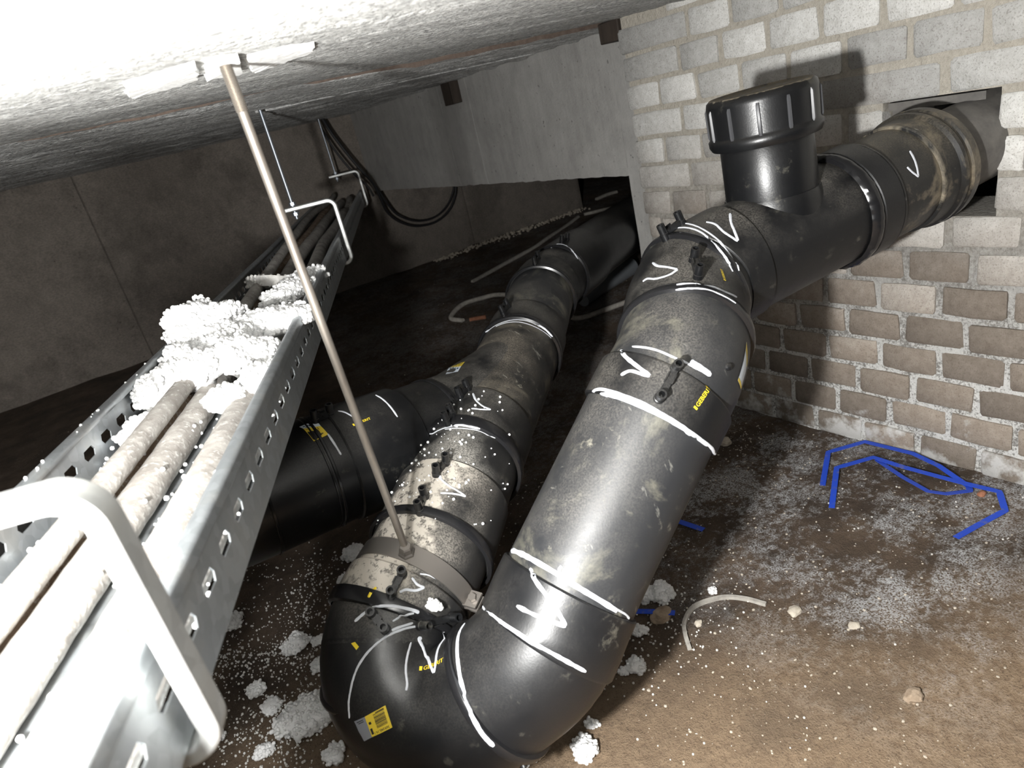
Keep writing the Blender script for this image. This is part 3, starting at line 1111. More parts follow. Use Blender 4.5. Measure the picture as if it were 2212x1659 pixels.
STROKES = [
    ('WSL', 0.0065, [(0.8052, 0.6709, -0.2151), (0.7902, 0.6584, -0.2239), (0.7813, 0.6464, -0.2342), (0.7744, 0.6361, -0.246)]),
    ('WSL', 0.0065, [(0.7733, 0.6361, -0.2463), (0.7676, 0.6536, -0.2316), (0.7712, 0.671, -0.2213), (0.7684, 0.6843, -0.2174)]),
    ('WSL', 0.005, [(0.7596, 0.7257, -0.2178), (0.751, 0.6844, -0.2199), (0.7484, 0.6523, -0.235), (0.749, 0.6325, -0.2574), (0.7411, 0.6122, -0.278)]),
    ('WSL', 0.006, [(0.7414, 0.7272, -0.2214), (0.7432, 0.7024, -0.2187), (0.7418, 0.6693, -0.2264), (0.7324, 0.6371, -0.2431), (0.7331, 0.622, -0.2634), (0.7305, 0.614, -0.276)]),
    ('E1', 0.0065, [(0.6646, 0.6974, -0.2474), (0.6573, 0.6803, -0.2486), (0.6568, 0.66, -0.2491), (0.6574, 0.6449, -0.2515)]),
    ('E1', 0.0065, [(0.6569, 0.6445, -0.2517), (0.6427, 0.6479, -0.255), (0.6337, 0.6627, -0.2582), (0.6348, 0.681, -0.2599), (0.6319, 0.6873, -0.2633)]),
    ('E1', 0.006, [(0.6247, 0.618, -0.2603), (0.6418, 0.6036, -0.2629), (0.6628, 0.5937, -0.2733), (0.6757, 0.5841, -0.2841), (0.6923, 0.5804, -0.2968)]),
    ('R2', 0.004, [(0.6194, 0.6155, -0.2649), (0.6301, 0.6011, -0.2654), (0.646, 0.5864, -0.2712), (0.6569, 0.5754, -0.2805), (0.6712, 0.5651, -0.2964)]),
    ('E2', 0.005, [(0.5263, 0.6097, -0.3083), (0.5331, 0.5798, -0.3095), (0.5398, 0.5585, -0.3176), (0.543, 0.5522, -0.3212)]),
    ('E2', 0.005, [(0.5446, 0.5496, -0.3227), (0.55, 0.5415, -0.329), (0.5558, 0.5341, -0.3369)]),
    ('E2', 0.012, [(0.5543, 0.5422, -0.3267), (0.558, 0.5356, -0.3339), (0.5686, 0.5264, -0.3482)]),
    ('SLU', 0.0075, [(0.5211, 0.6267, -0.3143), (0.5084, 0.6051, -0.3139), (0.5042, 0.5834, -0.32), (0.5043, 0.5615, -0.3297)]),
    ('SLU', 0.0075, [(0.5041, 0.5615, -0.3298), (0.4994, 0.5739, -0.3267), (0.4959, 0.5867, -0.3249), (0.4884, 0.5954, -0.3289)]),
    ('SLU', 0.006, [(0.469, 0.6322, -0.3513), (0.4692, 0.6155, -0.3447), (0.4713, 0.5856, -0.3445), (0.4808, 0.5521, -0.3548), (0.4953, 0.5272, -0.3748), (0.5189, 0.5124, -0.4056), (0.54, 0.5139, -0.4311), (0.5618, 0.5287, -0.4569)]),
    ('SLU', 0.011, [(0.467, 0.6144, -0.35), (0.4674, 0.5899, -0.3474), (0.4743, 0.5602, -0.3539), (0.4884, 0.5338, -0.3699), (0.5096, 0.5163, -0.3962), (0.5346, 0.5154, -0.4264)]),
    ('PIPE1', 0.0095, [(0.3078, 0.6494, -0.5111), (0.3042, 0.6096, -0.4971), (0.3111, 0.5666, -0.5015), (0.3237, 0.5378, -0.5185), (0.3425, 0.5194, -0.5439), (0.3719, 0.5187, -0.5875)]),
    ('PIPE1', 0.005, [(0.3153, 0.5563, -0.5051), (0.3177, 0.5595, -0.5007), (0.3218, 0.5588, -0.4978)]),
    ('SLL', 0.0078, [(0.2975, 0.5916, -0.5034), (0.2908, 0.5717, -0.5079), (0.2906, 0.5544, -0.5187), (0.2909, 0.538, -0.5338), (0.2906, 0.5278, -0.5467)]),
    ('SLL', 0.0078, [(0.2904, 0.5277, -0.5471), (0.28, 0.5393, -0.5399), (0.2693, 0.5568, -0.5329), (0.2618, 0.5786, -0.5284)]),
    ('SLL', 0.007, [(0.2492, 0.6509, -0.5638), (0.2398, 0.6121, -0.5449), (0.2405, 0.5889, -0.5431), (0.2453, 0.5638, -0.5464), (0.253, 0.5426, -0.5552), (0.2606, 0.53, -0.5628), (0.272, 0.5164, -0.5765), (0.2889, 0.5055, -0.5991)]),
    ('EA', 0.009, [(0.2246, 0.6674, -0.5856), (0.2111, 0.6574, -0.584), (0.1953, 0.6359, -0.5838), (0.184, 0.6163, -0.5898), (0.1766, 0.6017, -0.5986), (0.1701, 0.5846, -0.6109), (0.1668, 0.5691, -0.6234), (0.1677, 0.5584, -0.6392), (0.1731, 0.5495, -0.656)]),
    ('EB', 0.0045, [(0.1579, 0.6902, -0.5828), (0.1449, 0.6816, -0.592), (0.1359, 0.6723, -0.6004), (0.1296, 0.6613, -0.6091), (0.1247, 0.6565, -0.6131)]),
    ('EB', 0.006, [(0.1722, 0.691, -0.5873), (0.1687, 0.6907, -0.586), (0.1684, 0.6846, -0.5972), (0.1664, 0.6707, -0.6052), (0.1608, 0.6454, -0.6045)]),
    ('EB', 0.006, [(0.1609, 0.6452, -0.6044), (0.169, 0.654, -0.601), (0.1861, 0.6762, -0.6017), (0.202, 0.6907, -0.5977)]),
    ('EB', 0.0045, [(0.1742, 0.699, -0.5734), (0.1567, 0.7011, -0.5673), (0.1336, 0.7044, -0.5657), (0.1078, 0.7064, -0.5724), (0.0874, 0.7058, -0.5856), (0.0709, 0.7014, -0.6044), (0.062, 0.6977, -0.6194), (0.057, 0.6935, -0.6326)]),
    ('EC', 0.005, [(0.171, 0.7019, -0.5678), (0.153, 0.7041, -0.5636), (0.1438, 0.7054, -0.5628)]),
    ('R4', 0.006, [(0.1122, 0.7422, -0.5486), (0.1313, 0.7376, -0.5417), (0.1434, 0.727, -0.5365), (0.1594, 0.715, -0.5403), (0.1762, 0.7044, -0.5513), (0.1825, 0.7005, -0.5577)]),
    ('R4', 0.004, [(0.15, 0.7114, -0.556), (0.1641, 0.7071, -0.5532), (0.1761, 0.7015, -0.5552)]),
    ('SL1', 0.005, [(0.1975, 0.733, -0.5293), (0.1991, 0.7252, -0.5369), (0.2052, 0.7203, -0.5433)]),
    ('SL1', 0.005, [(0.2051, 0.7202, -0.5435), (0.1931, 0.721, -0.5407), (0.1829, 0.7261, -0.5354), (0.1746, 0.7273, -0.5348)]),
    ('PIPE2', 0.003, [(0.2104, 0.7373, -0.5334), (0.2206, 0.7324, -0.5403), (0.2324, 0.725, -0.5559), (0.2411, 0.7217, -0.5718)]),
    ('SL2', 0.005, [(0.3142, 0.84, -0.4755), (0.3175, 0.8212, -0.4839), (0.3303, 0.8006, -0.5019)]),
    ('SL2', 0.005, [(0.33, 0.8002, -0.5021), (0.3173, 0.8064, -0.493), (0.3, 0.8148, -0.4855)]),
    ('SL3', 0.006, [(0.4767, 0.9894, -0.4423), (0.4678, 0.9666, -0.446), (0.4675, 0.9467, -0.4522), (0.4753, 0.9363, -0.4595)]),
    ('SL3', 0.006, [(0.475, 0.9359, -0.4596), (0.4605, 0.939, -0.4535), (0.4465, 0.9485, -0.448)]),
    ('R6', 0.006, [(0.3643, 0.9577, -0.4599), (0.3924, 0.9381, -0.4549), (0.4061, 0.9181, -0.4525), (0.4275, 0.8961, -0.4626)]),
    ('PIPE3', 0.003, [(0.3851, 0.9372, -0.456), (0.4097, 0.9137, -0.4592), (0.4301, 0.8986, -0.4708), (0.4424, 0.8814, -0.4826)]),
    ('R7', 0.006, [(0.6782, 1.2629, -0.4425), (0.7014, 1.2317, -0.426), (0.7288, 1.2079, -0.4245), (0.7532, 1.1856, -0.437), (0.7675, 1.1659, -0.4526), (0.7788, 1.1562, -0.475)]),
    ('TEEH', 0.003, [(0.6892, 1.2308, -0.4288), (0.7219, 1.1985, -0.4257), (0.7508, 1.1704, -0.4451), (0.7767, 1.1605, -0.4786)]),
    ('E6', 0.005, [(1.1009, 1.5486, -0.3878), (1.1218, 1.5403, -0.3828), (1.1326, 1.5195, -0.3899), (1.1321, 1.4918, -0.4065), (1.1366, 1.4824, -0.428)]),
    ('WMID', 0.006, [(1.1282, 0.5812, -0.2041), (1.1222, 0.5696, -0.2208), (1.1156, 0.5619, -0.2412)]),
    ('WMID', 0.006, [(1.1154, 0.5618, -0.2417), (1.107, 0.5674, -0.2317), (1.1035, 0.5727, -0.2234)]),
    ('BSL', 0.005, [(0.3207, 1.0274, -0.3861), (0.3241, 0.9969, -0.3936), (0.3245, 0.9671, -0.4129)]),
    ('BP2', 0.005, [(0.2111, 0.9665, -0.3892), (0.2119, 0.9504, -0.4029), (0.2128, 0.9389, -0.4179)]),
    ('BSL', 0.005, [(0.246, 1.0, -0.3747), (0.2528, 0.9922, -0.3778), (0.26, 0.9752, -0.3864)]),
]
TERMS = [
    ('RING1', (0.7167, 0.7185, -0.2234), (0.7558, 0.7195, -0.2173)),
    ('E1', (0.6854, 0.6411, -0.2483), (0.66, 0.6133, -0.2618)),
    ('SLU', (0.5318, 0.5457, -0.3274), (0.4955, 0.5429, -0.352)),
    ('EC', (0.1788, 0.7, -0.573), (0.2221, 0.704, -0.5921)),
    ('EC', (0.1342, 0.7278, -0.5464), (0.1377, 0.7109, -0.5585)),
    ('SL1', (0.189, 0.7413, -0.5232), (0.1646, 0.73, -0.534)),
    ('SL2', (0.2749, 0.8188, -0.484), (0.2609, 0.8056, -0.4836)),
    ('SL2', (0.3196, 0.8491, -0.4723), (0.3322, 0.8547, -0.4703)),
    ('R6', (0.4083, 0.9481, -0.4431), (0.3961, 0.9389, -0.4443)),
    ('SL3', (0.4558, 0.9973, -0.4424), (0.4779, 1.0082, -0.4406)),
    ('SL4', (0.7603, 1.2785, -0.4152), (0.7325, 1.2602, -0.4184)),
    ('R8', (0.9706, 1.4542, -0.3901), (1.0193, 1.4971, -0.3879)),
    ('SL6', (1.1417, 1.5468, -0.3826), (1.1632, 1.5515, -0.3833)),
    ('BSL', (0.2286, 1.0002, -0.3738), (0.2123, 0.999, -0.3757)),
]
QUADS = {
    'bar_yellow': ('EB', [(0.097, 0.662, -0.6189), (0.0927, 0.6459, -0.6387), (0.0694, 0.6623, -0.6489), (0.0719, 0.6755, -0.628)]),
    'bar_grey': ('EB', [(0.0719, 0.6755, -0.628), (0.0694, 0.6623, -0.6489), (0.0602, 0.6716, -0.6562), (0.0599, 0.6864, -0.6349)]),
    'square': ('EB', [(0.0964, 0.7286, -0.5647), (0.1009, 0.725, -0.5634), (0.1021, 0.7178, -0.5674), (0.0978, 0.7182, -0.5697)]),
    'text_sleeve': ('SLU', [(0.526, 0.5184, -0.373), (0.5566, 0.5238, -0.3584)]),
    'text_elbow': ('EB', [(0.1516, 0.6675, -0.6062), (0.1773, 0.6449, -0.5952)]),
    'text_small': ('E1', [(0.6946, 0.5992, -0.2764), (0.7092, 0.6157, -0.2662)]),
    'side_label': ('E2', [(0.6621, 0.5469, -0.3438), (0.6523, 0.5405, -0.3673), (0.6227, 0.5305, -0.3916), (0.6128, 0.5254, -0.3738)]),
    'yellow_dash': ('R4', [(0.1535, 0.75, -0.525), (0.1385, 0.742, -0.5276)]),
    'b_label_y': ('BP2', [(0.1847, 0.9917, -0.3754), (0.2091, 0.9841, -0.3799), (0.2115, 0.9652, -0.3901), (0.187, 0.9628, -0.3897)]),
    'b_label_w': ('BP2', [(0.1815, 1.0001, -0.3731), (0.2089, 1.0019, -0.375), (0.2091, 0.9841, -0.3799), (0.1847, 0.9917, -0.3754)]),
    'tee_label_y': ('TEEW2', [(0.5313, 1.1001, -0.4244), (0.5059, 1.11, -0.4262), (0.4943, 1.0976, -0.4239), (0.5112, 1.0816, -0.4231)]),
    'tee_label_w': ('TEEW2', [(0.5129, 1.0829, -0.4232), (0.5024, 1.1147, -0.4278), (0.471, 1.0684, -0.4194), (0.4946, 1.0643, -0.4228)]),
    'cap_y': ('CAP', [(0.8953, 0.6961, -0.0614), (0.9521, 0.6784, -0.0593), (0.9835, 0.689, -0.0576), (0.9637, 0.7238, -0.0599)]),
    'b_text': ('BSL', [(0.2506, 0.9625, -0.3921), (0.2821, 0.9695, -0.3964)]),
}

FIX = {'RING1': 'WSL', 'R2': 'E1', 'RE2': 'EA', 'RE3': 'EB', 'R4': 'SL1', 'R5': 'SL2', 'R6': 'SL3', 'R7': 'SL4', 'R8': 'SL5', 'R9': 'SL6'}
for k, w, pts in STROKES:
    mb = MB(); stroke3(mb, pts, w * 0.66)
    tag(mb.build('paint_mark', M['paint'], A[FIX.get(k, k)], sharp=0), 'white marker stroke brushed on by hand')

TFIX = {'RING1': 'WSL', 'R4': 'EB', 'R6': 'SL3', 'R8': 'SL5'}
for k, a, b in TERMS:
    a, b = V(*a), V(*b)
    mid = (a + b) / 2
    loc, up = surf(mid, 0)
    side = (b - a); side = (side - up * side.dot(up))
    gap = max(0.026, min(0.046, side.length)); side.normalize()
    cr = up.cross(side)
    h = 0.021
    mb = MB(); R3 = Matrix((side, cr, up)).transposed()
    for s in (-1, 1):
        c = loc + side * (gap / 2 * s)
        c2, n2 = surf(c, 0)
        mb.lathe(c2, up, [(-0.004, 0.0068), (h * 0.3, 0.0068), (h * 0.32, 0.0060), (h, 0.0060), (h, 0.0038), (h * 0.35, 0.0036), (h * 0.35, 0.0)], seg=16)
    mb.box(loc + up * 0.0045, (gap * 0.75, 0.0085, 0.008), rot=R3)
    for s in (-1, 1): mb.box(loc + up * 0.009 + cr * 0.0045 * s - side * gap * 0.08, (gap * 0.3, 0.0016, 0.006), rot=R3)
    o = mb.build('welding_terminal', M['pe_gloss'], A[TFIX.get(k, k)])

# lettering
for key, h in (('text_sleeve', 0.0058), ('text_elbow', 0.0058), ('text_small', 0.004), ('b_text', 0.0045)):
    k, pts = QUADS[key]
    mb = MB(); text3(mb, pts[0], pts[1], h)
    o = mb.build('lettering', M['yellow'], A[FIX.get(k, k)], sharp=0)
    tag(o, 'yellow raised maker lettering')
for key in ('square', 'yellow_dash'):
    k, pts = QUADS[key]
    mb = MB()
    if len(pts) == 4: quad3(mb, pts, nx=2, ny=2)
    else: stroke3(mb, pts, 0.004)
    mb.build('yellow_mark', M['yellow'], A['EC' if key == 'square' else 'SL1'], sharp=0)

# bar-code label on the return bend
k, Y4 = QUADS['bar_yellow']; G4 = QUADS['bar_grey'][1]
mb = MB()
quad3(mb, Y4, 0); quad3(mb, G4, 1)
rb_ = random.Random(3)
x = 0.18
while x < 0.74:
    wv = rb_.choice((0.014, 0.022, 0.034))
    quad3(mb, Y4, 2, 0.0010, 1, 3, x, min(x + wv, 0.76), 0.12, 0.62)
    x += wv + rb_.choice((0.014, 0.02, 0.03))
NUM = text_mesh('369.045.16.1')
def label_text(tm, Q, u, v0, v1, hh, mat=2):
    """text running along v at constant u"""
    c = [V(*q) for q in Q]
    def bil(u_, v_): return c[0].lerp(c[1], u_).lerp(c[3].lerp(c[2], u_), v_)
    vs = [surf(bil(u + y * hh, v0 + (v1 - v0) * x), 0.0011)[0] for x, y in tm[0]]
    mb.add(vs, tm[1], mat)
label_text(NUM, Y4, 0.89, 0.10, 0.80, 0.12)
for u, v0, v1, hh in ((0.05, 0.1, 0.5, 0.04), (0.10, 0.1, 0.62, 0.03)):
    quad3(mb, Y4, 2, 0.0010, 1, 2, u, u + hh, v0, v1)
quad3(mb, Y4, 2, 0.0010, 2, 2, 0.32, 0.44, 0.80, 0.92)
quad3(mb, Y4, 2, 0.0010, 2, 2, 0.62, 0.9, 0.84, 0.95)
quad3(mb, G4, 2, 0.0010, 1, 1, 0.08, 0.12, 0.2, 0.8)
quad3(mb, G4, 2, 0.0010, 1, 1, 0.16, 0.20, 0.2, 0.7)
o = mb.build('product_label', [M['label_yellow'], M['label_grey'], M['ink']], A['EB'], sharp=0)
tag(o, 'yellow and grey bar-code label with article number')

for ky, kw, par, txt in (('b_label_y', 'b_label_w', 'BP2', 'yellow and pale blue printed sticker on the left branch'), ('tee_label_y', 'tee_label_w', 'TEEW2', 'yellow and pale blue printed sticker on the branch tee')):
    Ya, Wa = QUADS[ky][1], QUADS[kw][1]
    mb = MB(); quad3(mb, Ya, 0); quad3(mb, Wa, 1)
    rr = random.Random(5)
    for i in range(7):
        u = 0.12 + 0.1 * i; quad3(mb, Ya, 2, 0.0010, 1, 1, u, u + rr.uniform(0.03, 0.06), 0.12, rr.uniform(0.3, 0.5))
    for i in range(3): quad3(mb, Ya, 2, 0.0010, 1, 1, 0.15 + 0.25 * i, 0.3 + 0.25 * i, 0.7, 0.78)
    for i in range(4):
        u = 0.12 + 0.2 * i; v = rr.uniform(0.2, 0.4)
        quad3(mb, Wa, 3, 0.0010, 1, 1, u, u + 0.12, v, v + 0.25)
    o = mb.build('product_label', [M['label_yellow'], M['label_white'], M['ink'], M['ink_blue']], A[par], sharp=0)
    tag(o, txt)
mb = MB(); S4 = QUADS['side_label'][1]
quad3(mb, S4, 1, u0=0, u1=1); quad3(mb, S4, 0, 0.001, 2, 6, 0.0, 1.0, 0.0, 0.22); quad3(mb, S4, 0, 0.001, 2, 6, 0.0, 1.0, 0.92, 1.0)
mb.build('product_label', [M['label_yellow'], M['label_white']], A['E2'], sharp=0)
# small moulded pips left on the bends
for p in ((0.205, 0.560, -0.735), (0.600, 0.525, -0.350)):
    loc, n = surf(V(*p), 0)
    mb = MB(); mb.lathe(loc, n, [(-0.003, 0.005), (0.003, 0.0045), (0.004, 0.003), (0.004, 0)], seg=12)
    mb.build('moulding_pip', M['pe_shiny'], A['EA' if p[0] < 0.3 else 'E2'])
# ------------------------------------------------------------------ hanger rod and clamp holding the low pipe
hang = empty('pipe_hanger', V(0.21, 0.77, -0.50), 'long bare steel rod with a band clamp hanging the low black pipe from the ceiling', 'pipe hanger')
hb_ = LA.on(1.993, 0.38, 0.098); ht_ = V(0.180, 0.694, 0.100)
mb = MB(); mb.tube([hb_, hb_.lerp(ht_, 0.5), ht_], 0.0050, 20); mb.build('rod', M['rod'], hang)
mb = MB()
dv = (ht_ - hb_).normalized(); L_ = (ht_ - hb_).length
pts = [hb_ + dv * (L_ - 0.05 + 0.0006 * k) for k in range(80)]
mb.tube(pts, [0.0053 + (0.0007 if k % 2 else 0) for k in range(80)], 14); mb.build('thread', M['rod'], hang)
bd = LA.shell('band', [(1.982, 0.0885), (1.982, 0.0915), (2.006, 0.0915), (2.006, 0.0885)], M['clamp'], hang, seg=72)
mb = MB(); upv = (hb_ - LA.at(1.993)).normalized()
mb.lathe(LA.on(1.993, 0.38, 0.0905), upv, [(0.0, 0.012), (0.004, 0.0115), (0.006, 0.0095), (0.016, 0.0092), (0.018, 0.0075), (0.018, 0.0)], seg=6)
mb.build('boss_nut', M['clamp'], hang, sharp=30)
T_, N_, B_ = LA.frame(1.993)
for th in (1.72, -1.42):
    mb = MB()
    o_ = (N_ * math.cos(th) + B_ * math.sin(th))
    tg = -N_ * math.sin(th) + B_ * math.cos(th)
    for k in (-1, 1):
        mb.box(LA.on(1.993, th, 0.098) + tg * 0.005 * k, (0.024, 0.004, 0.020), rot=Matrix((T_, tg, o_)).transposed())
    mb.lathe(LA.on(1.993, th, 0.099) - tg * 0.013, tg, [(0, 0.0), (0, 0.006), (0.005, 0.006), (0.005, 0.004), (0.024, 0.004), (0.024, 0.006), (0.029, 0.006), (0.029, 0.0)], seg=6)
    mb.build('clamp_lug', M['clamp'], hang, sharp=30)

# ------------------------------------------------------------------ cable tray
YAW = math.radians(24.5)
TN = Vector((math.cos(YAW), -math.sin(YAW), 0)); TT = Vector((math.sin(YAW), math.cos(YAW), 0))


def NTZ(n, t, z): return TN * n + TT * t + Vector((0, 0, z + CZ))


NL, NR, ZB, ZR = -0.430, -0.205, -0.292, -0.224
T0, T1 = -0.35, 3.72


def perforated(mb, org, U, W, nu, pu, w0, rows, hl, hh):
    """strip nu cells long (pitch pu along U); rows = slot centres along W; w0 = full width along W"""
    edges = [0.0]
    for a, b in zip(rows, rows[1:]): edges.append((a + b) / 2)
    edges.append(w0)
    for i in range(nu):
        for j, c in enumerate(rows):
            u0, u1, a0, a1 = i * pu, (i + 1) * pu, edges[j], edges[j + 1]
            cu = (u0 + u1) / 2
            o8 = [(u0, a0), (cu, a0), (u1, a0), (u1, c), (u1, a1), (cu, a1), (u0, a1), (u0, c)]
            k = 0.72
            i8 = [(cu - hl * k, c - hh), (cu, c - hh), (cu + hl * k, c - hh), (cu + hl, c), (cu + hl * k, c + hh), (cu, c + hh), (cu - hl * k, c + hh), (cu - hl, c)]
            vs = [org + U * x + W * y for x, y in o8 + i8]
            mb.add(vs, [(q, (q + 1) % 8, 8 + (q + 1) % 8, 8 + q) for q in range(8)], 0, False)


def solid(o, th):
    m = o.modifiers.new('thickness', 'SOLIDIFY'); m.thickness = th; m.offset = 0
    bpy.context.view_layer.update()
    return o


tray = empty('cable_tray', NTZ(-0.32, 1.6, ZB), 'galvanised perforated cable tray hanging under the ceiling, full of cables and foam crumbs', 'cable tray')
ncell = int((T1 - T0) / 0.05)
for nm, n in (('tray_side', NR), ('tray_side', NL)):
    mb = MB(); perforated(mb, NTZ(n, T0, ZB), TT, Vector((0, 0, 1)), ncell, 0.05, ZR - ZB - 0.004, [0.0365], 0.0145, 0.0062)
    solid(mb.build(nm, M['galv'], tray, sharp=0), 0.0014)
    # rolled rim with a shallow rib below it
    mb = MB(); s = 1 if n == NR else -1
    prof = [(0.0, -0.012), (0.0022 * s, -0.009), (0.0, -0.0055), (0.001 * s, -0.002), (-0.001 * s, 0.001), (-0.005 * s, 0.002), (-0.010 * s, 0.001), (-0.012 * s, -0.002), (-0.0115 * s, -0.006)]
    vs = []
    nn = 60
    for i in range(nn + 1):
        t = T0 + (T1 - T0) * i / nn
        wob = noise.noise(Vector((t * 3, n, 0))) * 0.0018
        vs += [NTZ(n + a + wob * (k > 3), t, ZR + b + wob * (k > 3)) for k, (a, b) in enumerate(prof)]
    w = len(prof)
    mb.add(vs, [(i * w + k, (i + 1) * w + k, (i + 1) * w + k + 1, i * w + k + 1) for i in range(nn) for k in range(w - 1)])
    solid(mb.build('tray_rim', M['galv'], tray, sharp=0), 0.0012)
mb = MB(); perforated(mb, NTZ(NL, T0, ZB), TT, TN, ncell, 0.05, NR - NL, [0.03, 0.075, 0.125, 0.160, 0.195], 0.019, 0.0065)
solid(mb.build('tray_floor', M['galv'], tray, sharp=0), 0.0014)


def bracket(t, label, rod, nm='tray_bracket'):
    root = empty(nm, NTZ(-0.20, t, -0.306), label, 'bracket', 'hanging brackets of the cable tray')
    path = fillet([NTZ(-0.335, t, -0.124), NTZ(-0.190, t, -0.124), NTZ(-0.190, t, -0.3005), NTZ(-0.445, t, -0.3005)], [0, 0.02, 0.018, 0], step=0.003)
    mb = MB(); mb.tube(path, 0, flat=(0.021, 0.0120))
    o = mb.build('hook_bar', M['bracket'], root)
    bv = o.modifiers.new('bevel', 'BEVEL'); bv.width = 0.0025; bv.segments = 2; bv.limit_method = 'ANGLE'
    if rod:
        rn = -0.300
        top = NTZ(rn, t, 0.0); zc = ceil_near(top.x, top.y) if top.y < 1.5 else ceil_far(top.x, top.y)
        mb = MB(); mb.tube([NTZ(rn, t, -0.152), NTZ(rn, t, 0), NTZ(rn, t, zc + 0.01)], 0.0048, 14); mb.build('threaded_rod', M['zinc_rod'], root)
        for z0 in (-0.1145, -0.1425):
            mb = MB(); mb.lathe(NTZ(rn, t, z0), (0, 0, 1), [(0, 0), (0, 0.0092), (0.008, 0.0092), (0.008, 0)], seg=6); mb.build('hex_nut', M['zinc_rod'], root, sharp=30)
            mb = MB(); mb.lathe(NTZ(rn, t, z0 + (-0.0012 if z0 > -0.13 else 0.008)), (0, 0, 1), [(0, 0), (0, 0.0125), (0.0012, 0.0125), (0.0012, 0)], seg=20); mb.build('washer', M['zinc_rod'], root, sharp=30)


bracket(0.327, 'bright out-of-focus hook bracket around the nearest end of the cable tray', True)
bracket(1.972, 'hook bracket on a threaded rod around the middle of the cable tray', True)
bracket(3.62, 'small far hook bracket at the concrete wall end of the cable tray', True)

# cables lying in the tray: positions relaxed so that none runs through another
CAB = [(-0.405, 0.0110, 'cable', 'thin dusty cable along the left side of the tray', 0.0, 1.0),
       (-0.373, 0.0165, 'cable_brown', 'thick brownish cable left of the middle of the tray', 0.002, 1.0),
       (-0.335, 0.0175, 'cable', 'thick dusty grey cable in the middle of the tray', 0.001, 1.0),
       (-0.270, 0.0175, 'cable', 'thick whitish cable right of the middle of the tray', 0.0, 1.0),
       (-0.236, 0.0120, 'cable', 'cable lying along the right side of the tray', 0.0, 1.0),
       (-0.350, 0.0120, 'cable', 'cable lying on top of the bundle at the far end of the tray', 0.036, 1.4)]
paths = [[] for _ in CAB]
t = T0
while t < 3.70:
    f = min(max((t - 1.2) / 1.0, 0), 1)
    pos = []
    for idx, (n0, r, m_, l_, z0, wig) in enumerate(CAB):
        n = n0 + noise.noise(Vector((t * 1.1, idx * 3.7, 0))) * (0.004 + 0.034 * f) * wig
        z = ZB + r + 0.0025 + z0 + (0.014 * f * (1 + noise.noise(Vector((t * 1.7, idx * 9.1, 4))))) * wig
        pos.append([n, z, r * 1.06 + 0.0008])
    for _ in range(60):
        for a in range(len(pos)):
            for b in range(a + 1, len(pos)):
                dn, dz = pos[b][0] - pos[a][0], pos[b][1] - pos[a][1]
                d = math.hypot(dn, dz) or 1e-6; need = pos[a][2] + pos[b][2]
                if d < need:
                    k = (need - d) / 2 / d
                    pos[a][0] -= dn * k; pos[a][1] -= dz * k; pos[b][0] += dn * k; pos[b][1] += dz * k
        for q in pos:
            q[0] = max(NL + q[2] + 0.002, min(NR - q[2] - 0.002, q[0])); q[1] = max(ZB + q[2] + 0.0015, q[1])
    for k, q in enumerate(pos): paths[k].append((q[0], q[1], t))
    t += 0.02
for idx, (n0, r, m_, l_, z0, wig) in enumerate(CAB):
    pp = paths[idx]
    sm = []
    for k in range(len(pp)):
        a, b = pp[max(0, k - 1)], pp[min(len(pp) - 1, k + 1)]
        sm.append(NTZ((a[0] + 2 * pp[k][0] + b[0]) / 4, pp[k][2], (a[1] + 2 * pp[k][1] + b[1]) / 4))
    mb = MB()
    rad = [r * (0.985 + 0.03 * noise.noise(Vector((k * 0.31, idx, 1))) + (0.03 if k % 2 else 0)) for k in range(len(sm))]
    mb.tube(sm, rad, 18)
    tag(mb.build('cable', M[m_], sharp=0), l_, 'cable', 'cables in the tray')

# black cables from the ceiling and the slack loop under the downstand
def wire(name, pts, r, label, group=None, mat=None, cat='cable'):
    mb = MB(); mb.tube(smoothpath([V(*p) for p in pts], 10), r, 10)
    tag(mb.build(name, mat or M['black_cable'], sharp=0), label, cat, group)


wire('black_cable', [(1.255, 3.50, 0.15), (1.262, 3.50, 0.10), (1.275, 3.48, 0.02), (1.31, 3.46, -0.08), (1.35, 3.45, -0.16), (1.39, 3.45, -0.22), (1.40, 3.44, -0.27)], 0.006, 'leftmost black cable dropping from the ceiling to the tray end', 'black cables at the tray end')
wire('black_cable', [(1.285, 3.52, 0.15), (1.30, 3.50, 0.08), (1.335, 3.48, -0.02), (1.38, 3.47, -0.12), (1.43, 3.47, -0.21), (1.46, 3.50, -0.30), (1.50, 3.56, -0.38), (1.57, 3.60, -0.45), (1.67, 3.62, -0.505), (1.80, 3.63, -0.520), (1.91, 3.63, -0.48), (1.98, 3.63, -0.40), (2.01, 3.63, -0.30)], 0.007, 'black cable falling from the ceiling into the lowest slack loop under the concrete beam', 'black cables at the tray end')
wire('black_cable', [(1.295, 3.53, 0.15), (1.315, 3.51, 0.06), (1.36, 3.50, -0.05), (1.405, 3.49, -0.15), (1.455, 3.50, -0.24), (1.50, 3.53, -0.33), (1.56, 3.57, -0.41), (1.67, 3.60, -0.475), (1.79, 3.61, -0.490), (1.90, 3.62, -0.45), (1.97, 3.62, -0.37), (1.99, 3.62, -0.28)], 0.006, 'black cable of the slack loop running just inside the lowest one', 'black cables at the tray end')
# ------------------------------------------------------------------ polystyrene: chunks made of beads
def ico(sub):
    bm = bmesh.new(); bmesh.ops.create_icosphere(bm, subdivisions=sub, radius=1.0)
    vs = [v.co.copy() for v in bm.verts]; fs = [tuple(v.index for v in f.verts) for f in bm.faces]
    bm.free(); return vs, fs


ICO0, ICO1, ICO3 = ico(1), ico(2), ico(4)


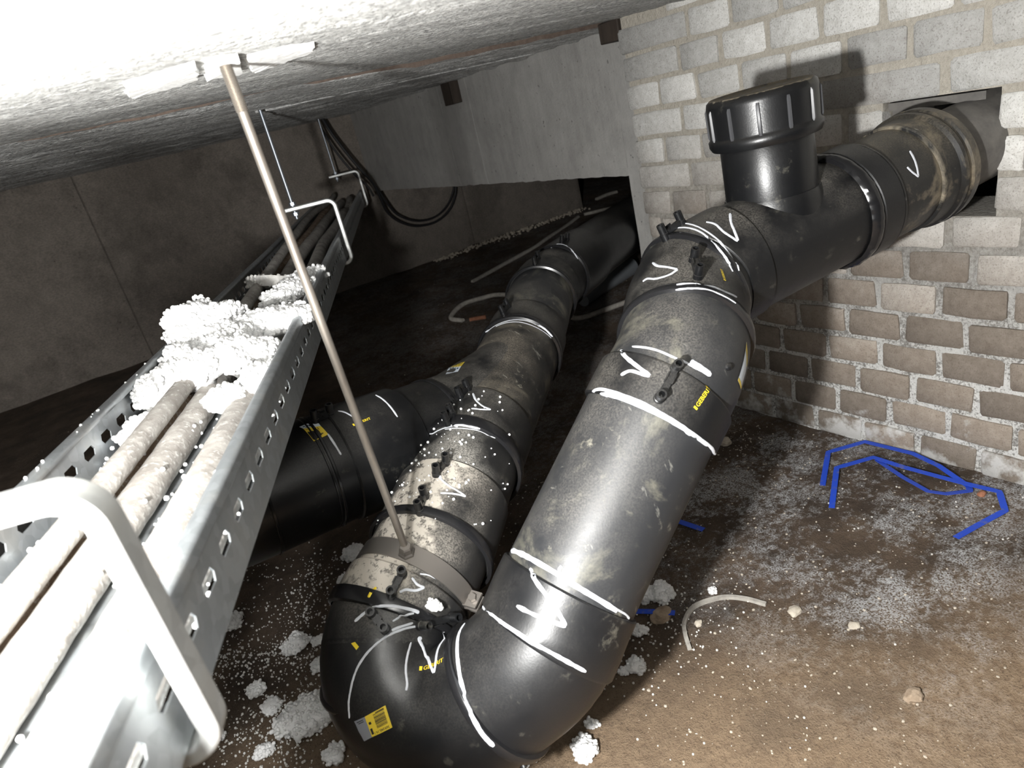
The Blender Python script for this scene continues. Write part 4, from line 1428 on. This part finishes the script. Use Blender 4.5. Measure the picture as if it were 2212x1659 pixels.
def chunk(name, c, size, bead, seed, label, cat='foam chunk', group=None, hi=False, flat=1.0, dirty=None):
    """crumbled block: lumpy core with beads all over it"""
    rr = random.Random(seed)
    c = Vector(c); sx, sy, sz = size
    off = Vector((rr.uniform(-9, 9), rr.uniform(-9, 9), rr.uniform(-9, 9)))
    rot = Matrix.Rotation(rr.uniform(0, 6.3), 3, 'Z')
    def shape(d):
        k = 1 + 0.42 * noise.noise(d * 1.3 + off) + 0.30 * noise.noise(d * 2.6 + off) + 0.14 * noise.noise(d * 6 + off)
        q = Vector((d.x * sx, d.y * sy, d.z * sz)) * k
        return c + rot @ q
    mb = MB()
    src = ico(3)
    mb.add([shape(v) for v in src[0]], src[1])
    area = 4 * math.pi * ((sx * sy) ** 1.6 / 3 + (sx * sz) ** 1.6 / 3 + (sy * sz) ** 1.6 / 3) ** (1 / 1.6)
    nb = int(area / (bead * bead * 2.3))
    nb = max(10, min(nb, 1500))
    tv, tf = ICO1 if hi else ICO0
    for i in range(nb):
        z = rr.uniform(-0.5, 1); a = rr.uniform(0, 2 * math.pi); s = math.sqrt(max(0, 1 - z * z))
        d = Vector((math.cos(a) * s, math.sin(a) * s, z))
        p = shape(d); r = bead * rr.uniform(0.75, 1.25)
        p = p + (p - c).normalized() * rr.uniform(-0.65, 0.15) * r
        mb.add([p + v * r for v in tv], tf)
    o = mb.build(name, dirty or M['eps'], sharp=0)
    return tag(o, label, cat, group)


tray_foam = [  # n, t, z, size, label
    (-0.355, 1.10, -0.208, (0.046, 0.060, 0.036), 'tallest white foam lump, rising above the left rim of the cable tray'),
    (-0.393, 0.945, -0.247, (0.030, 0.052, 0.024), 'white foam lump against the left side of the tray below the tallest one'),
    (-0.345, 0.935, -0.232, (0.034, 0.040, 0.026), 'white foam lump in the middle of the tray pile'),
    (-0.290, 0.965, -0.232, (0.036, 0.048, 0.026), 'white foam lump right of the middle of the tray pile'),
    (-0.255, 1.08, -0.226, (0.032, 0.070, 0.022), 'long white foam lump along the right rim of the tray'),
    (-0.246, 0.885, -0.252, (0.024, 0.034, 0.020), 'small white foam lump at the right rim at the near end of the pile'),
    (-0.255, 1.29, -0.222, (0.030, 0.062, 0.020), 'bright foam lump by the right rim just left of the hanger rod'),
    (-0.300, 1.20, -0.246, (0.040, 0.070, 0.016), 'low flat foam lump behind the tallest one'),
    (-0.395, 0.845, -0.266, (0.020, 0.030, 0.016), 'small foam lump at the lower left tip of the tray pile'),
    (-0.287, 0.845, -0.256, (0.026, 0.024, 0.014), 'small foam lump resting on the thick grey cables'),
    (-0.252, 1.45, -0.232, (0.026, 0.050, 0.018), 'far foam lump in the tray by the right rim, behind the hanger rod'),
    (-0.315, 1.03, -0.232, (0.045, 0.055, 0.030), 'broad white foam lump filling the heart of the tray pile'),
    (-0.372, 1.02, -0.238, (0.036, 0.045, 0.028), 'white foam lump at the foot of the tallest one, on its left'),
    (-0.265, 0.955, -0.240, (0.030, 0.040, 0.022), 'white foam lump at the right rim beside the heart of the pile'),
]
for i, (n, t, z, sz, lab) in enumerate(tray_foam):
    chunk('foam_lump', NTZ(n, t, z), sz, 0.0033, 40 + i, lab, group='foam lumps in the cable tray', hi=True)
# flat board remnant with a dirty face
mb = MB(); rr = random.Random(4)
bc = NTZ(-0.325, 1.58, -0.246)
ring = []
for k in range(26):
    a = 2 * math.pi * k / 26; r = 1 + 0.22 * noise.noise(Vector((math.cos(a) * 2, math.sin(a) * 2, 3))) + rr.uniform(-0.05, 0.05)
    ring.append((math.cos(a) * 0.070 * r, math.sin(a) * 0.095 * r))
tilt = Matrix.Rotation(0.35, 3, 'Y') @ Matrix.Rotation(-0.12, 3, 'X')
top = [bc + tilt @ Vector((x, y, 0.010 + 0.004 * noise.noise(Vector((x * 40, y * 40, 1))))) for x, y in ring]
bot = [bc + tilt @ Vector((x * 0.95, y * 0.95, -0.012)) for x, y in ring]
mb.add(top + bot, [tuple(range(26)), tuple(range(26, 52))[::-1]] + [(k, 26 + k, 26 + (k + 1) % 26, (k + 1) % 26) for k in range(26)], 0, False)
tv, tf = ICO0
for i in range(420):
    k = rr.randrange(26); f = rr.random() ** 0.5
    x, y = ring[k]; p = bc + tilt @ Vector((x * f, y * f, rr.choice((0.010, -0.010)) if f < 0.9 else rr.uniform(-0.012, 0.010)))
    r = 0.0042 * rr.uniform(0.7, 1.2)
    mb.add([p + v * r for v in tv], tf)
tag(mb.build('foam_board_piece', M['eps_dirty'], sharp=0), 'flat broken foam board piece with a dusty face behind the tray pile', 'foam board')

floor_foam = [  # x, y, radius, label
    (0.274, 1.431, 0.030, 'big foam crumb on the floor just left of the clamp on the low pipe'),
    (0.222, 1.359, 0.018, 'foam crumb directly below the big one left of the pipe clamp'),
    (-0.027, 1.440, 0.026, 'foam crumb half hidden under the lower edge of the cable tray'),
    (0.065, 1.249, 0.026, 'foam crumb on the floor between the tray and the return bend, upper one'),
    (0.106, 1.222, 0.014, 'small foam crumb touching the upper one between tray and return bend'),
    (0.085, 1.148, 0.020, 'foam crumb close to the left side of the return bend'),
    (-0.034, 1.186, 0.019, 'round foam crumb on the floor to the right of the near bracket'),
    (0.022, 1.041, 0.046, 'largest foam slab on the floor left of the bar-code label bend'),
    (-0.020, 1.119, 0.018, 'foam crumb just above the largest foam slab'),
    (-0.128, 1.132, 0.020, 'foam crumb right below the end of the near bracket'),
    (0.033, 0.929, 0.020, 'foam crumb at the bottom edge left of the return bend'),
    (-0.06, 1.03, 0.016, 'foam crumb between the near bracket and the largest slab, low in view'),
    (0.334, 0.643, 0.021, 'foam crumb on the sand right of the return bend at the bottom edge'),
    (0.262, 0.705, 0.026, 'foam crumb peeking out under the bottom of the return bend'),
    (0.655, 0.790, 0.024, 'tall foam crumb beside the right edge of the sloping pipe'),
    (0.632, 0.812, 0.020, 'foam crumb tucked behind the sloping pipe next to the tall one'),
    (0.559, 0.757, 0.014, 'small foam crumb under the lower sleeve of the sloping pipe'),
    (0.500, 0.705, 0.017, 'foam crumb on the floor right of the lower sleeve'),
    (0.478, 0.712, 0.009, 'tiny foam crumb touching the one right of the lower sleeve'),
    (0.722, 0.728, 0.009, 'small foam crumb lying above the grey half ring'),
    (0.372, 0.672, 0.010, 'tiny foam crumb on the sand beneath the return bend'),
]
for i, (x, y, r, lab) in enumerate(floor_foam):
    chunk('foam_crumb', V(x, y, floor_h(x, y) + r * 0.34), (r, r * 0.85, r * 0.5), 0.0036 if r > 0.012 else 0.003, 300 + i, lab, 'foam crumb', 'foam crumbs on the floor')
# crumb caught between the contacts of the return bend
chunk('foam_crumb', surf(V(0.200, 0.722, -0.571), 0.003)[0], (0.012, 0.007, 0.006), 0.0026, 77, 'foam crumb caught in the crook of the return bend between the contacts', 'foam crumb', 'foam crumbs on the floor')

# loose beads: nobody could count them
mb = MB(); rr = random.Random(21)
tv, tf = ICO0
def bead_at(x, y, r, z=None):
    p = V(x, y, (floor_h(x, y) if z is None else z) + r * 0.7)
    mb.add([p + v * r for v in tv], tf)
k = 0
while k < 3600:
    x, y = rr.uniform(-0.30, 0.62), rr.uniform(0.75, 1.75)
    d = math.exp(-((x - 0.06) ** 2 / 0.055 + (y - 1.17) ** 2 / 0.085))
    d *= 0.35 + 0.9 * max(0, noise.noise(Vector((x * 9, y * 9, 2))) + 0.35)
    if rr.random() < d:
        bead_at(x, y, rr.choice((0.0009, 0.0012, 0.0015, 0.0019, 0.0026))); k += 1
for i in range(620):
    x, y = rr.uniform(0.36, 1.3), rr.uniform(0.42, 1.35)
    if rr.random() < 0.55 + noise.noise(Vector((x * 5, y * 5, 7))): bead_at(x, y, rr.choice((0.0008, 0.0011, 0.0014, 0.0021)))
for i in range(260):
    x, y = rr.gauss(0.60, 0.09), rr.gauss(0.74, 0.06); bead_at(x, y, rr.uniform(0.001, 0.0025))
tag(mb.build('foam_beads', M['eps_dirty'], sharp=0), 'loose white foam beads scattered over the earth floor', 'foam beads', kind='stuff')
mb = MB()
for i in range(900):
    n, t = rr.uniform(NL + 0.01, NR - 0.01), rr.gauss(0.95, 0.35)
    if not 0.2 < t < 2.0: continue
    r = rr.uniform(0.0012, 0.0032); p = NTZ(n, t, ZB + 0.003 + rr.uniform(0, 0.030))
    mb.add([p + v * r for v in tv], tf)
for i in range(22):
    t = rr.gauss(0.85, 0.2); p = NTZ(NL + rr.uniform(0.003, 0.011), t, ZR + 0.003); r = rr.uniform(0.001, 0.002)
    mb.add([p + v * r for v in tv], tf)
tag(mb.build('foam_beads', M['eps'], sharp=0), 'loose white foam beads lying between the cables in the tray', 'foam beads', kind='stuff')
# beads lying on the dusty pipe
mb = MB()
for i in range(170):
    s = rr.gauss(2.15, 0.09); th = rr.gauss(0.15, 0.55)
    if not 2.04 < s < 2.36: continue
    r = rr.choice((0.0010, 0.0014, 0.0020, 0.0026)); p = surf(LA.on(s, th, 0.094), r * 0.5)[0]
    mb.add([p + v * r for v in tv], tf)
tag(mb.build('foam_beads', M['eps'], sharp=0), 'foam beads sprinkled on the dusty top of the low pipe', 'foam beads', kind='stuff')

# ------------------------------------------------------------------ small things on the floor
def strap(name, lines, w, label, group=None):
    mb = MB()
    for pts in lines:
        q = []
        for p in pts:
            x, y = p[0], p[1]; q.append(V(x, y, floor_h(x, y) + p[2]))
        # keep kinks sharp: only densify
        d = []
        for a, b in zip(q, q[1:]):
            for k in range(6): d.append(a.lerp(b, k / 6))
        d.append(q[-1])
        mb.tube(d, 0, flat=(w, 0.0010))
    tag(mb.build(name, M['strap'], sharp=0), label, 'strap', group)


strap('packing_strap', [
    [(1.128, 0.765, 0.003), (1.245, 0.825, 0.012), (1.322, 0.782, 0.016), (1.318, 0.672, 0.018), (1.303, 0.612, 0.014), (1.283, 0.565, 0.008), (1.272, 0.540, 0.004)],
    [(1.272, 0.540, 0.004), (1.255, 0.530, 0.006), (1.215, 0.556, 0.010), (1.204, 0.584, 0.010), (1.225, 0.645, 0.010), (1.261, 0.719, 0.012)],
    [(1.063, 0.703, 0.002), (1.190, 0.770, 0.014), (1.262, 0.728, 0.016), (1.262, 0.664, 0.012), (1.272, 0.560, 0.008), (1.276, 0.488, 0.010), (1.227, 0.458, 0.008), (1.161, 0.475, 0.003), (1.101, 0.485, 0.003)]],
    0.0115, 'blue plastic packing strap kinked into loops at the foot of the brick wall')
strap('strap_piece', [[(0.822, 0.940, 0.004), (0.837, 0.918, 0.006), (0.848, 0.856, 0.004)]], 0.014, 'short blue strap piece sticking out behind the middle of the sloping pipe')
strap('strap_piece', [[(0.570, 0.810, 0.008), (0.604, 0.766, 0.009), (0.629, 0.734, 0.007)]], 0.012, 'short blue strap piece lying on a stone by the lower sleeve')
mb = MB()
pts = [V(x, y, floor_h(x, y) + 0.004) for x, y in ((0.586, 0.662), (0.606, 0.690), (0.628, 0.710), (0.668, 0.722), (0.716, 0.702), (0.740, 0.670), (0.753, 0.634))]
mb.tube(smoothpath(pts, 8), 0, flat=(0.007, 0.006))
tag(mb.build('half_ring', M['grey_hose'], sharp=40), 'grey half ring of stiff tube lying on the sand', 'ring offcut')


def stone(name, x, y, r, seed, label, mat, flat=0.5, group=None):
    rr = random.Random(seed); src = ico(3)
    off = Vector((seed * 1.3, seed * 0.7, 0))
    c = V(x, y, floor_h(x, y) + r * flat * 0.45)
    vs = []
    for d in src[0]:
        k = 1 + 0.35 * noise.noise(d * 1.1 + off) + 0.16 * noise.noise(d * 2.7 + off)
        vs.append(c + Vector((d.x * r, d.y * r * 0.8, d.z * r * flat)) * k)
    m2 = MB(); m2.add(vs, src[1])
    tag(m2.build(name, mat, sharp=30), label, 'stone', group)


G = 'stones on the floor'
stone('stone', 0.612, 0.752, 0.022, 3, 'brown flat stone under the short blue strap piece by the lower sleeve', M['stone'], 0.4, G)
stone('stone', 0.735, 0.372, 0.014, 5, 'single light brown clod on the sand near the right edge', M['stone'], 0.6, G)
stone('stone', 0.772, 0.590, 0.013, 8, 'pale flat rubble chip on the sand right of the grey half ring', M['pale_stone'], 0.4, G)
stone('stone', 0.800, 0.500, 0.010, 9, 'flat pale chip by the white mineral patch', M['pale_stone'], 0.35, G)
stone('stone', 1.165, 1.055, 0.016, 10, 'pale clod close to the foot of the wall behind the sloping pipe', M['pale_stone'], 0.6, G)
stone('stone', 1.215, 1.130, 0.020, 11, 'largest pale rubble lump against the wall foot behind the sloping pipe', M['pale_stone'], 0.5, G)
stone('stone', 1.262, 0.512, 0.009, 12, 'reddish pebble beside the right corner of the blue strap', M['red_stone'], 0.7, G)
stone('stone', 0.640, 0.690, 0.008, 13, 'small ochre pebble inside the grey half ring', M['pale_stone'], 0.6, G)
mb = MB()
pebs = [ico(1)]
for i in range(1900):
    if i < 1300: x, y = rr.uniform(0.42, 1.32), rr.uniform(0.30, 1.35)
    elif i < 1600: x, y = rr.gauss(1.17, 0.06), rr.gauss(1.08, 0.10)
    else: x, y = rr.uniform(-0.3, 2.4), rr.uniform(1.2, 3.4)
    if x > 1.32 and y < 1.41: continue
    r = rr.choice((0.0007, 0.0009, 0.0012, 0.0016, 0.0024))
    p = V(x, y, floor_h(x, y) + r * 0.3)
    sc = Vector((rr.uniform(0.7, 1.3), rr.uniform(0.7, 1.3), rr.uniform(0.4, 0.8)))
    mb.add([p + Vector((v.x * sc.x, v.y * sc.y, v.z * sc.z)) * r * (1 + 0.3 * noise.noise(v * 2 + p * 50)) for v in tv], tf, 0, False)
for i in range(420):
    x = rr.uniform(1.75, 2.95); y = 3.685 - abs(rr.gauss(0, 0.035)); r = rr.choice((0.003, 0.004, 0.006, 0.009))
    p = V(x, y, floor_h(x, y) + r * 0.4)
    mb.add([p + v * r * (1 + 0.4 * noise.noise(v * 2 + p * 50)) for v in tv], tf, 0, False)
tag(mb.build('pebbles', M['pale_stone'], sharp=0), 'small pale grit and pebbles strewn over the earth floor', 'pebbles', kind='stuff')

# hoses and rubbish further back
def floor_line(name, pts, r, mat, label, cat):
    m2 = MB(); m2.tube(smoothpath([V(x, y, floor_h(x, y) + dz) for x, y, dz in pts], 8), r, 10)
    tag(m2.build(name, mat, sharp=0), label, cat)


floor_line('pale_conduit', [(1.64, 3.06, 0.004), (1.866, 3.131, 0.008), (2.094, 3.201, 0.006), (2.20, 3.24, 0.003), (2.351, 3.311, 0.006), (2.55, 3.41, 0.0), (2.75, 3.50, 0.004)], 0.011, M['grey_hose'], 'straight pale conduit half buried in the soil along the far wall', 'conduit')
floor_line('pale_hose', [(1.300, 2.600, 0.004), (1.284, 2.681, 0.006), (1.397, 2.763, 0.010), (1.507, 2.769, 0.010), (1.591, 2.711, 0.010), (1.659, 2.452, 0.010), (1.580, 2.200, 0.010), (1.598, 2.125, 0.010), (1.739, 2.095, 0.010), (1.930, 2.070, 0.008)], 0.011, M['grey_hose'], 'pale hose curving over the floor and under the low pipe', 'hose')
floor_line('conduit_piece', [(2.80, 3.50, 0.006), (2.95, 3.42, 0.008), (3.02, 3.38, 0.006)], 0.011, M['grey_hose'], 'short pale conduit piece on the dark floor in front of the wall corner', 'conduit')
floor_line('conduit_piece', [(3.14, 3.76, 0.006), (3.25, 3.76, 0.01), (3.33, 3.75, 0.006)], 0.012, M['grey_hose'], 'pale conduit piece far back in the dark beyond the opening', 'conduit')
floor_line('terracotta_shard', [(1.322, 2.581, 0.004), (1.350, 2.562, 0.006), (1.383, 2.538, 0.004)], 0.010, M['red_stone'], 'reddish shard next to the curved pale hose', 'shard')
# grey plastic pipe offcut lying under the low pipe
m2 = MB()
m2.tube(smoothpath([V(1.70, 2.235, floorz(2.2) + 0.03), V(1.86, 2.29, floorz(2.2) + 0.04), V(2.10, 2.36, floorz(2.2) + 0.045)], 6), [0.028 + 0.0015 * k for k in range(13)], 24)
tag(m2.build('grey_pipe_offcut', M['grey_plastic'], sharp=40), 'light grey plastic pipe offcut on the floor beneath the far low pipe', 'pipe offcut')

# plaster left on the ceiling around the rod
def plaster(pts, label, th=0.004):
    m2 = MB(); n = len(pts)
    def C(x, y, d): return V(x, y, ceil_near(x, y) - d)
    cx = sum(p[0] for p in pts) / n; cy = sum(p[1] for p in pts) / n
    rim = []
    for a, b in zip(pts, pts[1:] + pts[:1]):
        for k in range(8):
            x, y = a[0] + (b[0] - a[0]) * k / 8, a[1] + (b[1] - a[1]) * k / 8
            j = noise.noise(Vector((x * 120, y * 120, 1))) * 0.006
            rim.append((x + j, y + j))
    n = len(rim)
    base = [C(x, y, -0.004) for x, y in rim]
    low = [C(cx + (x - cx) * 0.94, cy + (y - cy) * 0.97, th + 0.002 * noise.noise(Vector((x * 90, y * 90, 5)))) for x, y in rim]
    m2.add(base + low + [C(cx, cy, th)], [(k, (k + 1) % n, n + (k + 1) % n, n + k) for k in range(n)] + [(n + k, n + (k + 1) % n, 2 * n) for k in range(n)])
    tag(m2.build('plaster_patch', M['plaster'], sharp=40), label, 'plaster', 'plaster patches on the ceiling')


plaster([(0.101, 0.763), (0.155, 0.690), (0.188, 0.844), (0.164, 0.894), (0.124, 0.929)], 'long white plaster patch on the ceiling left of the rod')
plaster([(0.163, 0.690), (0.190, 0.684), (0.238, 0.850), (0.196, 0.848)], 'small white plaster patch on the ceiling around the rod hole', 0.006)
plaster([(0.203, 0.707), (0.236, 0.697), (0.272, 0.700), (0.292, 0.770), (0.279, 0.813), (0.262, 0.892), (0.246, 0.850)], 'white plaster patch on the ceiling right of the rod')
